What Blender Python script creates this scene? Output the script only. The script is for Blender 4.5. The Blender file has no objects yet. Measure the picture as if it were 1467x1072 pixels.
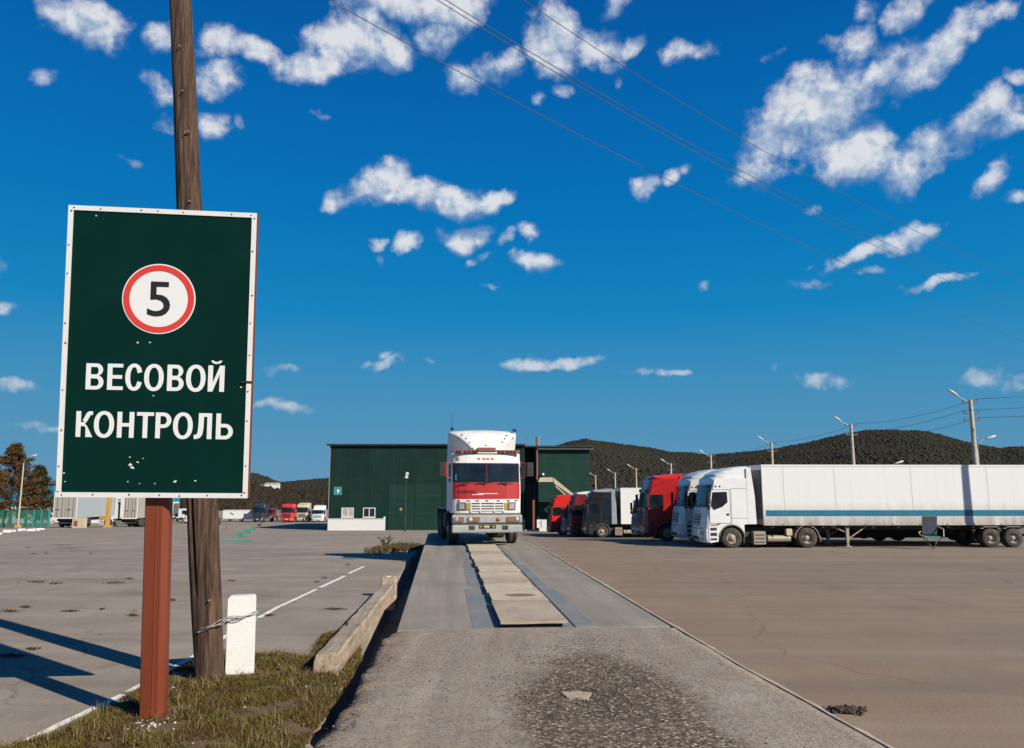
import bpy, bmesh, math, random
import numpy as np
from mathutils import Vector, Matrix
random.seed(7); rng = np.random.default_rng(7)
SC = bpy.context.scene; COL = SC.collection
R = math.radians
# ---------------------------------------------------------------- camera model (also used to read positions off the ground)
F, CX, CY = 1100.0, 733.5, 536.0
PIT = math.atan(164 / F); CZ = 2.07
cP, sP = math.cos(PIT), math.sin(PIT)
def ray(px, py):
    r, u = px - CX, CY - py
    return Vector((r, F * cP - u * sP, F * sP + u * cP))
def at(px, py, Y):
    d = ray(px, py); return d * (Y / d.y) + Vector((0, 0, CZ))
def on(px, py, z):
    d = ray(px, py); return d * ((z - CZ) / d.z) + Vector((0, 0, CZ))
def px_m(Y, m): return m * Y / F
def sstep(a, b, x):
    t = min(1, max(0, (x - a) / (b - a))); return t * t * (3 - 2 * t)
def interp(x, pts):
    if x <= pts[0][0]: return pts[0][1]
    for (a, va), (b, vb) in zip(pts, pts[1:]):
        if x <= b: return va + (vb - va) * (x - a) / (b - a)
    return pts[-1][1]
HR = [(14, 0), (24, -.3), (38, -.78), (42, -.85), (46, -1.0), (55, -1.42), (64, -1.92), (78, -2.5), (110, -3.7), (164, -4.9), (220, -5.3), (400, -5.6)]
HL = [(14, 0), (24, -.2), (38, -.6), (66, -1.5), (88, -2.3), (120, -3.6), (164, -4.9), (220, -5.3), (400, -5.6)]
WO = Vector((.32, 10.79, 0)); WV = Vector((-.0889, .9960, 0)); WU = Vector((.9960, .0889, 0)); HW = 1.86
def W(u, v, z=0): return WO + WU * u + WV * v + Vector((0, 0, z))
def uv(x, y):
    d = Vector((x, y, 0)) - WO; return d.dot(WU), d.dot(WV)
def gz(x, y):
    t = sstep(-.5, -.3, x / max(y, 1)) if y > 1 else 1
    return interp(y, HL) * (1 - t) + interp(y, HR) * t
def ground_px(px, py):
    """point of the yard surface seen at a pixel of the photo"""
    d = ray(px, py); lo, hi = .5, 600
    for _ in range(60):
        m = (lo + hi) / 2; p = d * (m / d.y) + Vector((0, 0, CZ))
        if p.z > gz(p.x, p.y): lo = m
        else: hi = m
    return d * (lo / d.y) + Vector((0, 0, CZ))
# ---------------------------------------------------------------- materials
def nmat(name):
    m = bpy.data.materials.new(name); m.use_nodes = True
    nt = m.node_tree; return m, nt, nt.nodes, nt.links, nt.nodes['Principled BSDF']
def N(nt, kind, **kw):
    n = nt.nodes.new(kind)
    for k, v in kw.items():
        if k.startswith('i_'):
            key = k[2:]; key = int(key) if key.isdigit() else key.replace('_', ' ')
            n.inputs[key].default_value = v
        else: setattr(n, k, v)
    return n
def ramp(nt, src, stops):
    r = nt.nodes.new('ShaderNodeValToRGB'); e = r.color_ramp.elements
    while len(e) < len(stops): e.new(.5)
    for k, (p, c) in enumerate(stops):
        e[k].position = p; e[k].color = (*c, 1) if len(c) == 3 else c
    nt.links.new(src, r.inputs[0]); return r.outputs[0]
def mixc(nt, f, a, b, mode='MIX'):
    m = nt.nodes.new('ShaderNodeMix'); m.data_type = 'RGBA'; m.blend_type = mode
    for s, v in ((0, f), (6, a), (7, b)):
        if hasattr(v, 'is_linked'): nt.links.new(v, m.inputs[s])
        else: m.inputs[s].default_value = v if s == 0 else (*v, 1)
    return m.outputs[2]
def coords(nt, kind='Object', scale=(1, 1, 1), rot=(0, 0, 0)):
    t = nt.nodes.new('ShaderNodeTexCoord'); mp = nt.nodes.new('ShaderNodeMapping')
    mp.inputs['Scale'].default_value = scale; mp.inputs['Rotation'].default_value = rot
    nt.links.new(t.outputs[kind], mp.inputs[0]); return mp.outputs[0]
def noise(nt, vec, sc, det=4, rough=.6, dist=0):
    n = N(nt, 'ShaderNodeTexNoise'); n.inputs['Scale'].default_value = sc; n.inputs['Detail'].default_value = det
    n.inputs['Roughness'].default_value = rough; n.inputs['Distortion'].default_value = dist
    if vec is not None: nt.links.new(vec, n.inputs['Vector'])
    return n.outputs['Fac']
def bump(nt, p, h, s=.3, d=.02):
    b = N(nt, 'ShaderNodeBump'); b.inputs['Strength'].default_value = s; b.inputs['Distance'].default_value = d
    nt.links.new(h, b.inputs['Height']); nt.links.new(b.outputs[0], p.inputs['Normal'])
def M(name, col, rough=.5, metal=0, dirt=.25, dirtcol=(.16, .12, .085), sc=3.0, coat=0, bmp=0, streak=False, spec=.5):
    m, nt, nd, lk, p = nmat(name)
    v = coords(nt, 'Object', (1, 1, .18) if streak else (1, 1, 1))
    n = noise(nt, v, sc, 6, .65)
    f = ramp(nt, n, [(.42, (0, 0, 0)), (.75, (dirt,) * 3)])
    c = mixc(nt, f, col, dirtcol)
    lk.new(c, p.inputs['Base Color'])
    p.inputs['Metallic'].default_value = metal; p.inputs['Coat Weight'].default_value = coat
    p.inputs['Specular IOR Level'].default_value = spec
    n2 = noise(nt, v, sc * 4, 3)
    mr = N(nt, 'ShaderNodeMapRange'); mr.inputs['To Min'].default_value = max(.02, rough - .08); mr.inputs['To Max'].default_value = min(1, rough + .12)
    lk.new(n2, mr.inputs['Value']); lk.new(mr.outputs[0], p.inputs['Roughness'])
    if bmp: bump(nt, p, noise(nt, v, sc * 10, 5), bmp, .01)
    return m
def glass(name, col=(.006, .010, .015), rough=.05):
    m, nt, nd, lk, p = nmat(name)
    v = coords(nt); n = noise(nt, v, 1.3, 4)
    lk.new(ramp(nt, n, [(.35, col), (.7, tuple(c * 2.2 + .004 for c in col))]), p.inputs['Base Color'])
    p.inputs['Roughness'].default_value = rough; p.inputs['Specular IOR Level'].default_value = .4
    return m
def paint_dirty_low(name, col, zlo, zhi, dirtcol=(.2, .15, .11), amt=.75, rough=.4):
    """paint with road dirt thrown up over its lower edge, ragged, plus rain streaks"""
    m, nt, nd, lk, p = nmat(name)
    v = coords(nt); sx = N(nt, 'ShaderNodeSeparateXYZ'); lk.new(v, sx.inputs[0])
    mr = N(nt, 'ShaderNodeMapRange'); mr.inputs['From Min'].default_value = zhi; mr.inputs['From Max'].default_value = zlo
    lk.new(sx.outputs[2], mr.inputs['Value'])
    n = noise(nt, coords(nt, 'Object', (1.2, 1.2, .25)), 2.0, 7, .7)
    mm = N(nt, 'ShaderNodeMath', operation='MULTIPLY'); lk.new(mr.outputs[0], mm.inputs[0]); lk.new(n, mm.inputs[1])
    f = ramp(nt, mm.outputs[0], [(.12, (0, 0, 0)), (.6, (amt,) * 3)])
    n3 = noise(nt, coords(nt, 'Object', (2.5, 2.5, .08)), 3.0, 5, .7)
    f3 = ramp(nt, n3, [(.52, (0, 0, 0)), (.8, (.13,) * 3)])
    c = mixc(nt, f3, col, dirtcol); c = mixc(nt, f, c, dirtcol)
    c = mixc(nt, ramp(nt, noise(nt, coords(nt, 'Object', (1, 1, .55)), 3.3, 7, .75), [(.66, (0, 0, 0)), (.74, (.55,) * 3)]), c, (.30, .17, .09))
    lk.new(c, p.inputs['Base Color']); p.inputs['Roughness'].default_value = rough
    return m
def asphalt():
    m, nt, nd, lk, p = nmat('yard_asphalt')
    v = coords(nt)
    big = noise(nt, v, .06, 5, .6, .6); mid = noise(nt, v, .6, 6, .65); fine = noise(nt, v, 28, 4, .7)
    stre = noise(nt, coords(nt, 'Object', (.05, .5, 1), (0, 0, R(12))), 1.0, 5, .6, .8)
    sx = N(nt, 'ShaderNodeSeparateXYZ'); lk.new(v, sx.inputs[0])
    side = N(nt, 'ShaderNodeMapRange'); side.inputs['From Min'].default_value = -2; side.inputs['From Max'].default_value = 3.5
    lk.new(sx.outputs[0], side.inputs['Value'])
    left = ramp(nt, big, [(.3, (.300, .255, .205)), (.5, (.345, .294, .237)), (.7, (.385, .33, .266))])
    right = ramp(nt, big, [(.3, (.225, .165, .115)), (.5, (.272, .204, .145)), (.7, (.262, .206, .155))])
    c = mixc(nt, side.outputs[0], left, right)
    c = mixc(nt, ramp(nt, mid, [(.35, (.5,) * 3), (.60, (0, 0, 0))]), c, (.165, .13, .10))
    c = mixc(nt, ramp(nt, stre, [(.42, (0, 0, 0)), (.68, (.55,) * 3)]), c, (.20, .172, .145))
    # reddish dust blown along the right side of the weighbridge
    n5 = noise(nt, coords(nt, 'Object', (.35, .12, 1)), 1.6, 6, .7)
    rim = N(nt, 'ShaderNodeMapRange'); rim.inputs['From Min'].default_value = 7.5; rim.inputs['From Max'].default_value = 2.2; lk.new(sx.outputs[0], rim.inputs['Value'])
    rm = N(nt, 'ShaderNodeMath', operation='MULTIPLY'); lk.new(rim.outputs[0], rm.inputs[0]); lk.new(side.outputs[0], rm.inputs[1])
    rm2 = N(nt, 'ShaderNodeMath', operation='MULTIPLY'); lk.new(rm.outputs[0], rm2.inputs[0]); lk.new(ramp(nt, n5, [(.38, (0, 0, 0)), (.62, (.75,) * 3)]), rm2.inputs[1])
    c = mixc(nt, rm2.outputs[0], c, (.24, .15, .10))
    c = mixc(nt, ramp(nt, fine, [(.3, (.4,) * 3), (.5, (0, 0, 0))]), c, (.075, .066, .06))
    c = mixc(nt, ramp(nt, fine, [(.6, (0, 0, 0)), (.75, (.45,) * 3)]), c, (.40, .36, .31))
    for ang_, sc_, sd_ in ((R(62), .9, 3.0), (R(-8), .7, 11.0), (R(25), .5, 23.0)):
        tv = N(nt, 'ShaderNodeTexNoise'); tv.inputs['Scale'].default_value = sc_; tv.inputs['Detail'].default_value = 5; tv.inputs['Roughness'].default_value = .6; tv.inputs['Distortion'].default_value = .35
        mp2 = N(nt, 'ShaderNodeMapping'); mp2.inputs['Rotation'].default_value = (0, 0, ang_); mp2.inputs['Scale'].default_value = (.035, 1.0, 1); mp2.inputs['Location'].default_value = (sd_, sd_, 0); lk.new(v, mp2.inputs[0]); lk.new(mp2.outputs[0], tv.inputs['Vector'])
        c = mixc(nt, ramp(nt, tv.outputs['Fac'], [(.56, (0, 0, 0)), (.70, (.5,) * 3)]), c, (.16, .128, .10))
        c = mixc(nt, ramp(nt, tv.outputs['Fac'], [(.28, (.38,) * 3), (.42, (0, 0, 0))]), c, (.36, .30, .235))
    agg = noise(nt, v, 95, 3, .75)
    c = mixc(nt, ramp(nt, agg, [(.32, (.55,) * 3), (.47, (0, 0, 0))]), c, (.085, .070, .058))
    c = mixc(nt, ramp(nt, agg, [(.58, (0, 0, 0)), (.72, (.5,) * 3)]), c, (.46, .40, .33))
    blot = noise(nt, coords(nt, 'Object', (1, .45, 1), (0, 0, R(20))), .33, 7, .7, .5)
    c = mixc(nt, ramp(nt, blot, [(.57, (0, 0, 0)), (.68, (.42,) * 3)]), c, (.125, .10, .082))
    # cracks with tar
    wv = N(nt, 'ShaderNodeTexVoronoi', feature='DISTANCE_TO_EDGE'); wv.inputs['Scale'].default_value = .16
    off = N(nt, 'ShaderNodeTexNoise'); off.inputs['Scale'].default_value = .5; off.inputs['Detail'].default_value = 6; lk.new(v, off.inputs['Vector'])
    ad = N(nt, 'ShaderNodeVectorMath', operation='MULTIPLY_ADD'); ad.inputs[1].default_value = (2.2,) * 3
    lk.new(off.outputs['Color'], ad.inputs[0]); lk.new(v, ad.inputs[2]); lk.new(ad.outputs[0], wv.inputs['Vector'])
    crk = ramp(nt, wv.outputs['Distance'], [(.0, (.5,) * 3), (.005, (0, 0, 0))])
    msk = N(nt, 'ShaderNodeMath', operation='MULTIPLY'); lk.new(crk, msk.inputs[0]); lk.new(ramp(nt, mid, [(.45, (0, 0, 0)), (.55, (1,) * 3)]), msk.inputs[1])
    c = mixc(nt, msk.outputs[0], c, (.05, .042, .035))
    # oil spots
    oil = noise(nt, v, .9, 3, .5)
    c = mixc(nt, ramp(nt, oil, [(.70, (0, 0, 0)), (.78, (.5,) * 3)]), c, (.06, .055, .05))
    lk.new(c, p.inputs['Base Color']); p.inputs['Roughness'].default_value = .93; p.inputs['Specular IOR Level'].default_value = .25
    bump(nt, p, fine, .35, .012)
    return m
def road_mat(name, base, dark=True):
    m, nt, nd, lk, p = nmat(name)
    v = coords(nt)
    mid = noise(nt, v, .9, 6, .65); fine = noise(nt, v, 60, 3, .7)
    lon = noise(nt, coords(nt, 'Object', (3.2, .12, 1), (0, 0, R(-5))), 1.0, 5, .6)
    c = ramp(nt, mid, [(.3, tuple(x * .82 for x in base)), (.5, base), (.7, tuple(x * 1.14 for x in base))])
    c = mixc(nt, ramp(nt, lon, [(.40, (0, 0, 0)), (.62, (.75,) * 3)]), c, tuple(q * .70 for q in base))
    vo = N(nt, 'ShaderNodeTexVoronoi'); vo.inputs['Scale'].default_value = 42; lk.new(v, vo.inputs['Vector'])
    st = N(nt, 'ShaderNodeSeparateXYZ'); lk.new(vo.outputs['Color'], st.inputs[0])
    if dark:
        # loose dark gravel spilt in the middle of the ramp
        sx = N(nt, 'ShaderNodeSeparateXYZ'); lk.new(v, sx.inputs[0])
        def math(op, a, b=None):
            n = N(nt, 'ShaderNodeMath', operation=op)
            for k, q in enumerate((a, b)):
                if q is None: continue
                if isinstance(q, (int, float)): n.inputs[k].default_value = q
                else: lk.new(q, n.inputs[k])
            return n.outputs[0]
        du = math('DIVIDE', math('ADD', sx.outputs[0], -.86), .92)
        dv = math('DIVIDE', math('ADD', sx.outputs[1], -6.6), 2.9)
        rr = math('ADD', math('MULTIPLY', du, du), math('MULTIPLY', dv, dv))
        rr = math('ADD', rr, math('MULTIPLY', math('ADD', noise(nt, v, 2.0, 9, .8), -.5), 1.7))
        patch = ramp(nt, rr, [(.55, (.97,) * 3), (1.6, (0, 0, 0))])
        spk = ramp(nt, st.outputs[0], [(.0, (.055, .041, .030)), (.45, (.120, .088, .063)), (.75, (.200, .150, .107)), (.92, (.33, .26, .19)), (1, (.55, .48, .40))])
        fr_ = N(nt, 'ShaderNodeMapRange'); fr_.inputs['From Min'].default_value = -.95; fr_.inputs['From Max'].default_value = -1.42; lk.new(sx.outputs[0], fr_.inputs['Value'])
        brn = math('MULTIPLY', math('MAXIMUM', fr_.outputs[0], math('MULTIPLY', ramp(nt, rr, [(1.0, (1,) * 3), (1.7, (0, 0, 0))]), .5)), ramp(nt, noise(nt, v, 3.2, 8, .75), [(.36, (.25,) * 3), (.6, (1,) * 3)]))
        c = mixc(nt, brn, c, (.26, .185, .128))
        grey = ramp(nt, st.outputs[1], [(.0, (.62,) * 3), (.4, (1,) * 3), (1, (1.22,) * 3)])
        c = mixc(nt, .75, c, grey, 'MULTIPLY')
        c = mixc(nt, patch, c, spk)
        n9 = noise(nt, v, 1.1, 5, .7)
        c = mixc(nt, ramp(nt, n9, [(.58, (0, 0, 0)), (.74, (.5,) * 3)]), c, (.28, .20, .14))
        hh = math('ADD', math('MULTIPLY', st.outputs[0], .6), fine)
        bump(nt, p, hh, .6, .02)
    else:
        c = mixc(nt, ramp(nt, fine, [(.3, (.25,) * 3), (.5, (0, 0, 0))]), c, (.09, .085, .08))
        bump(nt, p, fine, .2, .006)
    lk.new(c, p.inputs['Base Color']); p.inputs['Roughness'].default_value = .9; p.inputs['Specular IOR Level'].default_value = .25
    return m
def concrete(name, base, sc=2.0, b=.4, streak=0):
    m, nt, nd, lk, p = nmat(name)
    v = coords(nt)
    a = noise(nt, v, sc, 7, .7); f = noise(nt, v, sc * 14, 4, .7)
    c = ramp(nt, a, [(.28, tuple(x * .62 for x in base)), (.5, base), (.72, tuple(min(1, x * 1.22) for x in base))])
    c = mixc(nt, ramp(nt, f, [(.28, (.5,) * 3), (.48, (0, 0, 0))]), c, tuple(x * .35 for x in base))
    lk.new(c, p.inputs['Base Color']); p.inputs['Roughness'].default_value = .92; bump(nt, p, f, b, .01)
    return m
def island_mat(name, cols, rough=.8, trans=0, big=None):
    m, nt, nd, lk, p = nmat(name)
    g = N(nt, 'ShaderNodeNewGeometry')
    k = len(cols) - 1
    c = ramp(nt, g.outputs['Random Per Island'], [(i / k, q) for i, q in enumerate(cols)])
    if big:
        c = mixc(nt, ramp(nt, noise(nt, coords(nt), big[0], 4, .6), [(.38, (0, 0, 0)), (.62, (big[2],) * 3)]), c, big[1])
    lk.new(c, p.inputs['Base Color']); p.inputs['Roughness'].default_value = rough; p.inputs['Specular IOR Level'].default_value = .2
    if trans: p.inputs['Subsurface Weight'].default_value = 0
    return m
def wood_pole_mat():
    m, nt, nd, lk, p = nmat('weathered_pole_wood')
    v = coords(nt, 'Object', (1, 1, .045)); n = noise(nt, v, 26, 7, .7, .3)
    v2 = coords(nt, 'Object', (1, 1, .35)); n2 = noise(nt, v2, 4, 5, .6)
    c = ramp(nt, n, [(.38, (.010, .006, .004)), (.47, (.052, .028, .017)), (.59, (.108, .062, .039)), (.75, (.20, .128, .087))])
    c = mixc(nt, ramp(nt, n2, [(.4, (0, 0, 0)), (.7, (.5,) * 3)]), c, (.075, .043, .028))
    vo = N(nt, 'ShaderNodeTexVoronoi'); vo.inputs['Scale'].default_value = 9; lk.new(coords(nt, 'Object', (1, 1, .4)), vo.inputs['Vector'])
    c = mixc(nt, ramp(nt, vo.outputs['Distance'], [(.05, (.8,) * 3), (.11, (0, 0, 0))]), c, (.02, .013, .01))
    lk.new(c, p.inputs['Base Color']); p.inputs['Roughness'].default_value = .9; bump(nt, p, n, 1.0, .035)
    return m
def beam_mat():
    m, nt, nd, lk, p = nmat('weathered_beam_wood')
    v = coords(nt, 'Object', (4, .25, 4)); n = noise(nt, v, 5, 7, .7, .4); n2 = noise(nt, coords(nt), 2.2, 6, .7)
    c = ramp(nt, n, [(.3, (.20, .14, .095)), (.5, (.38, .295, .215)), (.7, (.50, .42, .33))])
    c = mixc(nt, ramp(nt, n2, [(.33, (.7,) * 3), (.52, (0, 0, 0))]), c, (.17, .115, .078))
    lk.new(c, p.inputs['Base Color']); p.inputs['Roughness'].default_value = .9; bump(nt, p, n, .7, .015)
    return m
def cladding(name, base):
    m, nt, nd, lk, p = nmat(name)
    v = coords(nt); sx = N(nt, 'ShaderNodeSeparateXYZ'); lk.new(v, sx.inputs[0])
    w = N(nt, 'ShaderNodeTexWave', wave_type='BANDS', bands_direction='X'); w.inputs['Scale'].default_value = 1.6; lk.new(v, w.inputs['Vector'])
    br = N(nt, 'ShaderNodeTexBrick'); br.offset = 0; br.inputs['Scale'].default_value = 1
    br.inputs['Brick Width'].default_value = 3.0; br.inputs['Row Height'].default_value = 2.4; br.inputs['Mortar Size'].default_value = .03
    br.inputs['Color1'].default_value = (*base, 1); br.inputs['Color2'].default_value = (*[x * 1.12 for x in base], 1); br.inputs['Mortar'].default_value = (*[x * 1.6 for x in base], 1)
    cb = N(nt, 'ShaderNodeCombineXYZ'); lk.new(sx.outputs[0], cb.inputs[0]); lk.new(sx.outputs[2], cb.inputs[1]); lk.new(cb.outputs[0], br.inputs['Vector'])
    c = mixc(nt, ramp(nt, noise(nt, coords(nt, 'Object', (1, 1, .3)), .5, 5), [(.4, (0, 0, 0)), (.7, (.35,) * 3)]), br.outputs[0], tuple(x * 1.6 + .01 for x in base))
    lk.new(c, p.inputs['Base Color']); p.inputs['Roughness'].default_value = .6; p.inputs['Specular IOR Level'].default_value = .15; bump(nt, p, w.outputs['Fac'], .25, .03)
    return m
# ---------------------------------------------------------------- mesh builder
class MB:
    def __init__(s): s.v = []; s.f = []; s.m = []; s.sm = []
    def add(s, vs, fs, mi=0, smooth=False):
        o = len(s.v); s.v += [tuple(v) for v in vs]
        for f in fs: s.f.append([i + o for i in f]); s.m.append(mi); s.sm.append(smooth)
        return s
    def box(s, c, d, mi=0, rot=None):
        hx, hy, hz = d[0] / 2, d[1] / 2, d[2] / 2
        vs = [Vector((x * hx, y * hy, z * hz)) for x in (-1, 1) for y in (-1, 1) for z in (-1, 1)]
        if rot is not None: vs = [rot @ v for v in vs]
        c = Vector(c); vs = [v + c for v in vs]
        return s.add(vs, [(0, 1, 3, 2), (4, 6, 7, 5), (0, 4, 5, 1), (2, 3, 7, 6), (0, 2, 6, 4), (1, 5, 7, 3)], mi)
    def bb(s, a, b, mi=0):
        return s.box([(a[i] + b[i]) / 2 for i in range(3)], [abs(b[i] - a[i]) for i in range(3)], mi)
    def rbox(s, a, b, r=.03, mi=0, axis=2):
        """box with its four edges along one axis rounded off"""
        o = [i for i in range(3) if i != axis]; lo = [min(a[i], b[i]) for i in range(3)]; hi = [max(a[i], b[i]) for i in range(3)]
        prof = []
        for (sx, sy, a0) in ((1, 1, 0), (0, 1, 90), (0, 0, 180), (1, 0, 270)):
            cx = (hi[o[0]] - r) if sx else (lo[o[0]] + r); cy = (hi[o[1]] - r) if sy else (lo[o[1]] + r)
            for k in range(4):
                t = R(a0 + 30 * k); prof.append((cx + r * math.cos(t), cy + r * math.sin(t)))
        n = len(prof); vs = []
        for zz in (lo[axis], hi[axis]):
            for p in prof:
                q = [0, 0, 0]; q[o[0]], q[o[1]], q[axis] = p[0], p[1], zz; vs.append(q)
        fs = [tuple(range(n))[::-1], tuple(range(n, 2 * n))] + [(i, (i + 1) % n, n + (i + 1) % n, n + i) for i in range(n)]
        return s.add(vs, fs, mi)
    def prism(s, poly, y0, y1, mi=0):
        """(x,z) outline pushed along y"""
        n = len(poly); vs = [(x, y0, z) for x, z in poly] + [(x, y1, z) for x, z in poly]
        return s.add(vs, [tuple(range(n)), tuple(range(n, 2 * n))[::-1]] + [(i, n + i, n + (i + 1) % n, (i + 1) % n) for i in range(n)], mi)
    def flat(s, pts, h, mi=0):
        """ground outline given as points, pushed down by h"""
        n = len(pts); vs = [Vector(p) for p in pts] + [Vector(p) - Vector((0, 0, h)) for p in pts]
        return s.add(vs, [tuple(range(n)), tuple(range(n, 2 * n))[::-1]] + [(i, n + i, n + (i + 1) % n, (i + 1) % n) for i in range(n)], mi)
    def cyl(s, p0, p1, r0, r1=None, n=12, mi=0, cap=True):
        p0, p1 = Vector(p0), Vector(p1); r1 = r0 if r1 is None else r1
        d = (p1 - p0).normalized(); a = d.orthogonal().normalized(); b = d.cross(a)
        vs = [p + (a * math.cos(2 * math.pi * i / n) + b * math.sin(2 * math.pi * i / n)) * r for p, r in ((p0, r0), (p1, r1)) for i in range(n)]
        s.add(vs, [(i, (i + 1) % n, n + (i + 1) % n, n + i) for i in range(n)], mi, True)
        if cap: s.add(vs, [tuple(range(n))[::-1], tuple(range(n, 2 * n))], mi)
        return s
    def tube(s, pts, r, n=6, mi=0):
        pts = [Vector(p) for p in pts]; vs = []
        for k, p in enumerate(pts):
            d = (pts[min(k + 1, len(pts) - 1)] - pts[max(k - 1, 0)]).normalized()
            a = d.cross(Vector((0, 0, 1))); a = a.normalized() if a.length > 1e-3 else Vector((1, 0, 0)); b = a.cross(d)
            vs += [p + (a * math.cos(2 * math.pi * i / n) + b * math.sin(2 * math.pi * i / n)) * r for i in range(n)]
        fs = [(k * n + i, k * n + (i + 1) % n, (k + 1) * n + (i + 1) % n, (k + 1) * n + i) for k in range(len(pts) - 1) for i in range(n)]
        return s.add(vs, fs, mi, True)
    def lathe(s, prof, c, n=28, mi=0, axis='y'):
        """(radius, along) profile turned about the y or z axis"""
        vs = []
        for r, a in prof:
            for i in range(n):
                t = 2 * math.pi * i / n
                vs.append((c[0] + r * math.cos(t), c[1] + a, c[2] + r * math.sin(t)) if axis == 'y' else (c[0] + r * math.cos(t), c[1] + r * math.sin(t), c[2] + a))
        k = len(prof)
        return s.add(vs, [(j * n + i, j * n + (i + 1) % n, (j + 1) * n + (i + 1) % n, (j + 1) * n + i) for j in range(k - 1) for i in range(n)], mi, True)
    def build(s, name, mats, parent=None, loc=None, bevel=0, auto=True):
        me = bpy.data.meshes.new(name); me.from_pydata(s.v, [], s.f)
        for m in (mats if isinstance(mats, (list, tuple)) else [mats]): me.materials.append(m)
        me.polygons.foreach_set('material_index', s.m); me.polygons.foreach_set('use_smooth', s.sm)
        bm = bmesh.new(); bm.from_mesh(me); bmesh.ops.recalc_face_normals(bm, faces=bm.faces)
        if bevel:
            es = [e for e in bm.edges if len(e.link_faces) == 2 and e.calc_face_angle(0) > .6]
            bmesh.ops.bevel(bm, geom=es, offset=bevel, segments=2, profile=.5, affect='EDGES', clamp_overlap=True)
        bm.to_mesh(me); bm.free(); me.update()
        return link(name, me, parent, loc)
def link(name, me, parent=None, loc=None):
    o = bpy.data.objects.new(name, me); COL.objects.link(o)
    if parent: o.parent = parent
    if loc is not None: o.location = loc
    return o
def np_mesh(name, v, f, mats, parent=None, loc=None, smooth=False):
    """big meshes: v (n,3), f (m,k)"""
    me = bpy.data.meshes.new(name); k = f.shape[1]
    me.vertices.add(len(v)); me.vertices.foreach_set('co', v.astype(np.float32).ravel())
    me.loops.add(f.size); me.loops.foreach_set('vertex_index', f.astype(np.int32).ravel())
    me.polygons.add(len(f)); me.polygons.foreach_set('loop_start', np.arange(0, f.size, k, dtype=np.int32))
    me.update(calc_edges=True); me.validate()
    if smooth: me.polygons.foreach_set('use_smooth', [True] * len(me.polygons))
    for m in (mats if isinstance(mats, (list, tuple)) else [mats]): me.materials.append(m)
    return link(name, me, parent, loc)
def tag(o, label=None, cat=None, group=None, kind=None):
    for k, v in (('label', label), ('category', cat), ('group', group), ('kind', kind)):
        if v: o[k] = v
    return o
def thing(name, label, cat, loc=(0, 0, 0), rz=0, group=None):
    o = bpy.data.objects.new(name, None); COL.objects.link(o); o.location = loc; o.rotation_euler = (0, 0, rz)
    o.empty_display_size = .2
    return tag(o, label, cat, group)
KIDS = {}
def dup(o, parent=None):
    c = o.copy(); COL.objects.link(c); c.parent = parent
    for ch in [x for x in COL.objects if x.parent == o]: dup(ch, c)
    return c
def text_mesh(body, size_w, size_h, depth, bold=0.0):
    cu = bpy.data.curves.new('lettering', 'FONT'); cu.body = body; cu.size = 1; cu.extrude = .002; cu.offset = bold; cu.resolution_u = 4
    ob = bpy.data.objects.new('lettering', cu); COL.objects.link(ob); bpy.context.view_layer.update()
    me = bpy.data.meshes.new_from_object(ob.evaluated_get(bpy.context.evaluated_depsgraph_get()))
    bpy.data.objects.remove(ob)
    xs = [v.co.x for v in me.vertices]; ys = [v.co.y for v in me.vertices]
    x0, x1, y0, y1 = min(xs), max(xs), min(ys), max(ys)
    return me, (x0, x1, y0, y1)
# ---------------------------------------------------------------- palette
mat = {}
mat['asphalt'] = asphalt()
mat['ramp'] = road_mat('ramp_asphalt', (.348, .312, .262))
mat['deck'] = road_mat('deck_steel', (.275, .246, .205), False)
mat['bluesteel'] = M('worn_blue_steel', (.150, .172, .190), .7, 0, 1.0, (.26, .23, .19), 1.7)
mat['slab'] = concrete('pale_concrete_slab', (.47, .395, .30), 1.6, .3)
mat['conc'] = concrete('grey_concrete', (.26, .23, .195), 3)
mat['kerbc'] = concrete('pale_kerb_concrete', (.42, .355, .28), 5, .6)
mat['rubble'] = concrete('crumbled_edge', (.21, .18, .15), 7, .9)
mat['soil'] = concrete('dry_soil', (.125, .082, .042), 5, 1.0)
mat['whitepaint_conc'] = M('whitewashed_concrete', (.66, .66, .65), .85, 0, .3, (.42, .40, .37), 3.5, bmp=.4)
mat['roadpaint'] = concrete('road_marking_paint', (.78, .74, .67), 6, .3)
mat['pole'] = wood_pole_mat(); mat['beam'] = beam_mat()
mat['rustpost'] = M('red_oxide_paint', (.165, .033, .012), .5, 0, .45, (.235, .066, .03), 2.5, streak=True)
mat['signgreen'] = M('sign_green_enamel', (.0008, .020, .0155), .4, 0, .35, (.0015, .032, .026), 1.2, spec=.12)
mat['white'] = M('white_paint', (.70, .70, .685), .4, 0, .2, (.45, .42, .38), 4)
mat['signwhite'] = M('white_film', (.72, .72, .72), .35, 0, .06, (.6, .6, .58), 6)
mat['signred'] = M('red_film', (.62, .045, .035), .35, 0, .1, (.5, .06, .05), 6)
mat['black'] = M('black_plastic', (.014, .014, .015), .5, 0, .35, (.06, .05, .042), 4)
mat['letterblack'] = M('black_film', (.015, .015, .016), .4, 0, 0)
mat['rubber'] = M('dusty_rubber', (.035, .032, .029), .85, 0, .75, (.14, .112, .088), 6, bmp=.3)
mat['rim'] = M('dusty_steel_rim', (.34, .29, .235), .6, .1, .6, (.15, .115, .085), 7)
mat['chassis'] = M('chassis_black', (.02, .019, .018), .7, 0, .6, (.10, .078, .06), 4)
mat['tank'] = M('dusty_aluminium', (.36, .31, .25), .5, .4, .5, (.2, .15, .11), 5)
mat['steel'] = M('galvanised_steel', (.42, .42, .42), .45, .6, .3, (.3, .28, .25), 6)
mat['bumpersteel'] = M('grey_bumper_paint', (.34, .35, .345), .5, .1, .5, (.17, .14, .11), 4)
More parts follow.
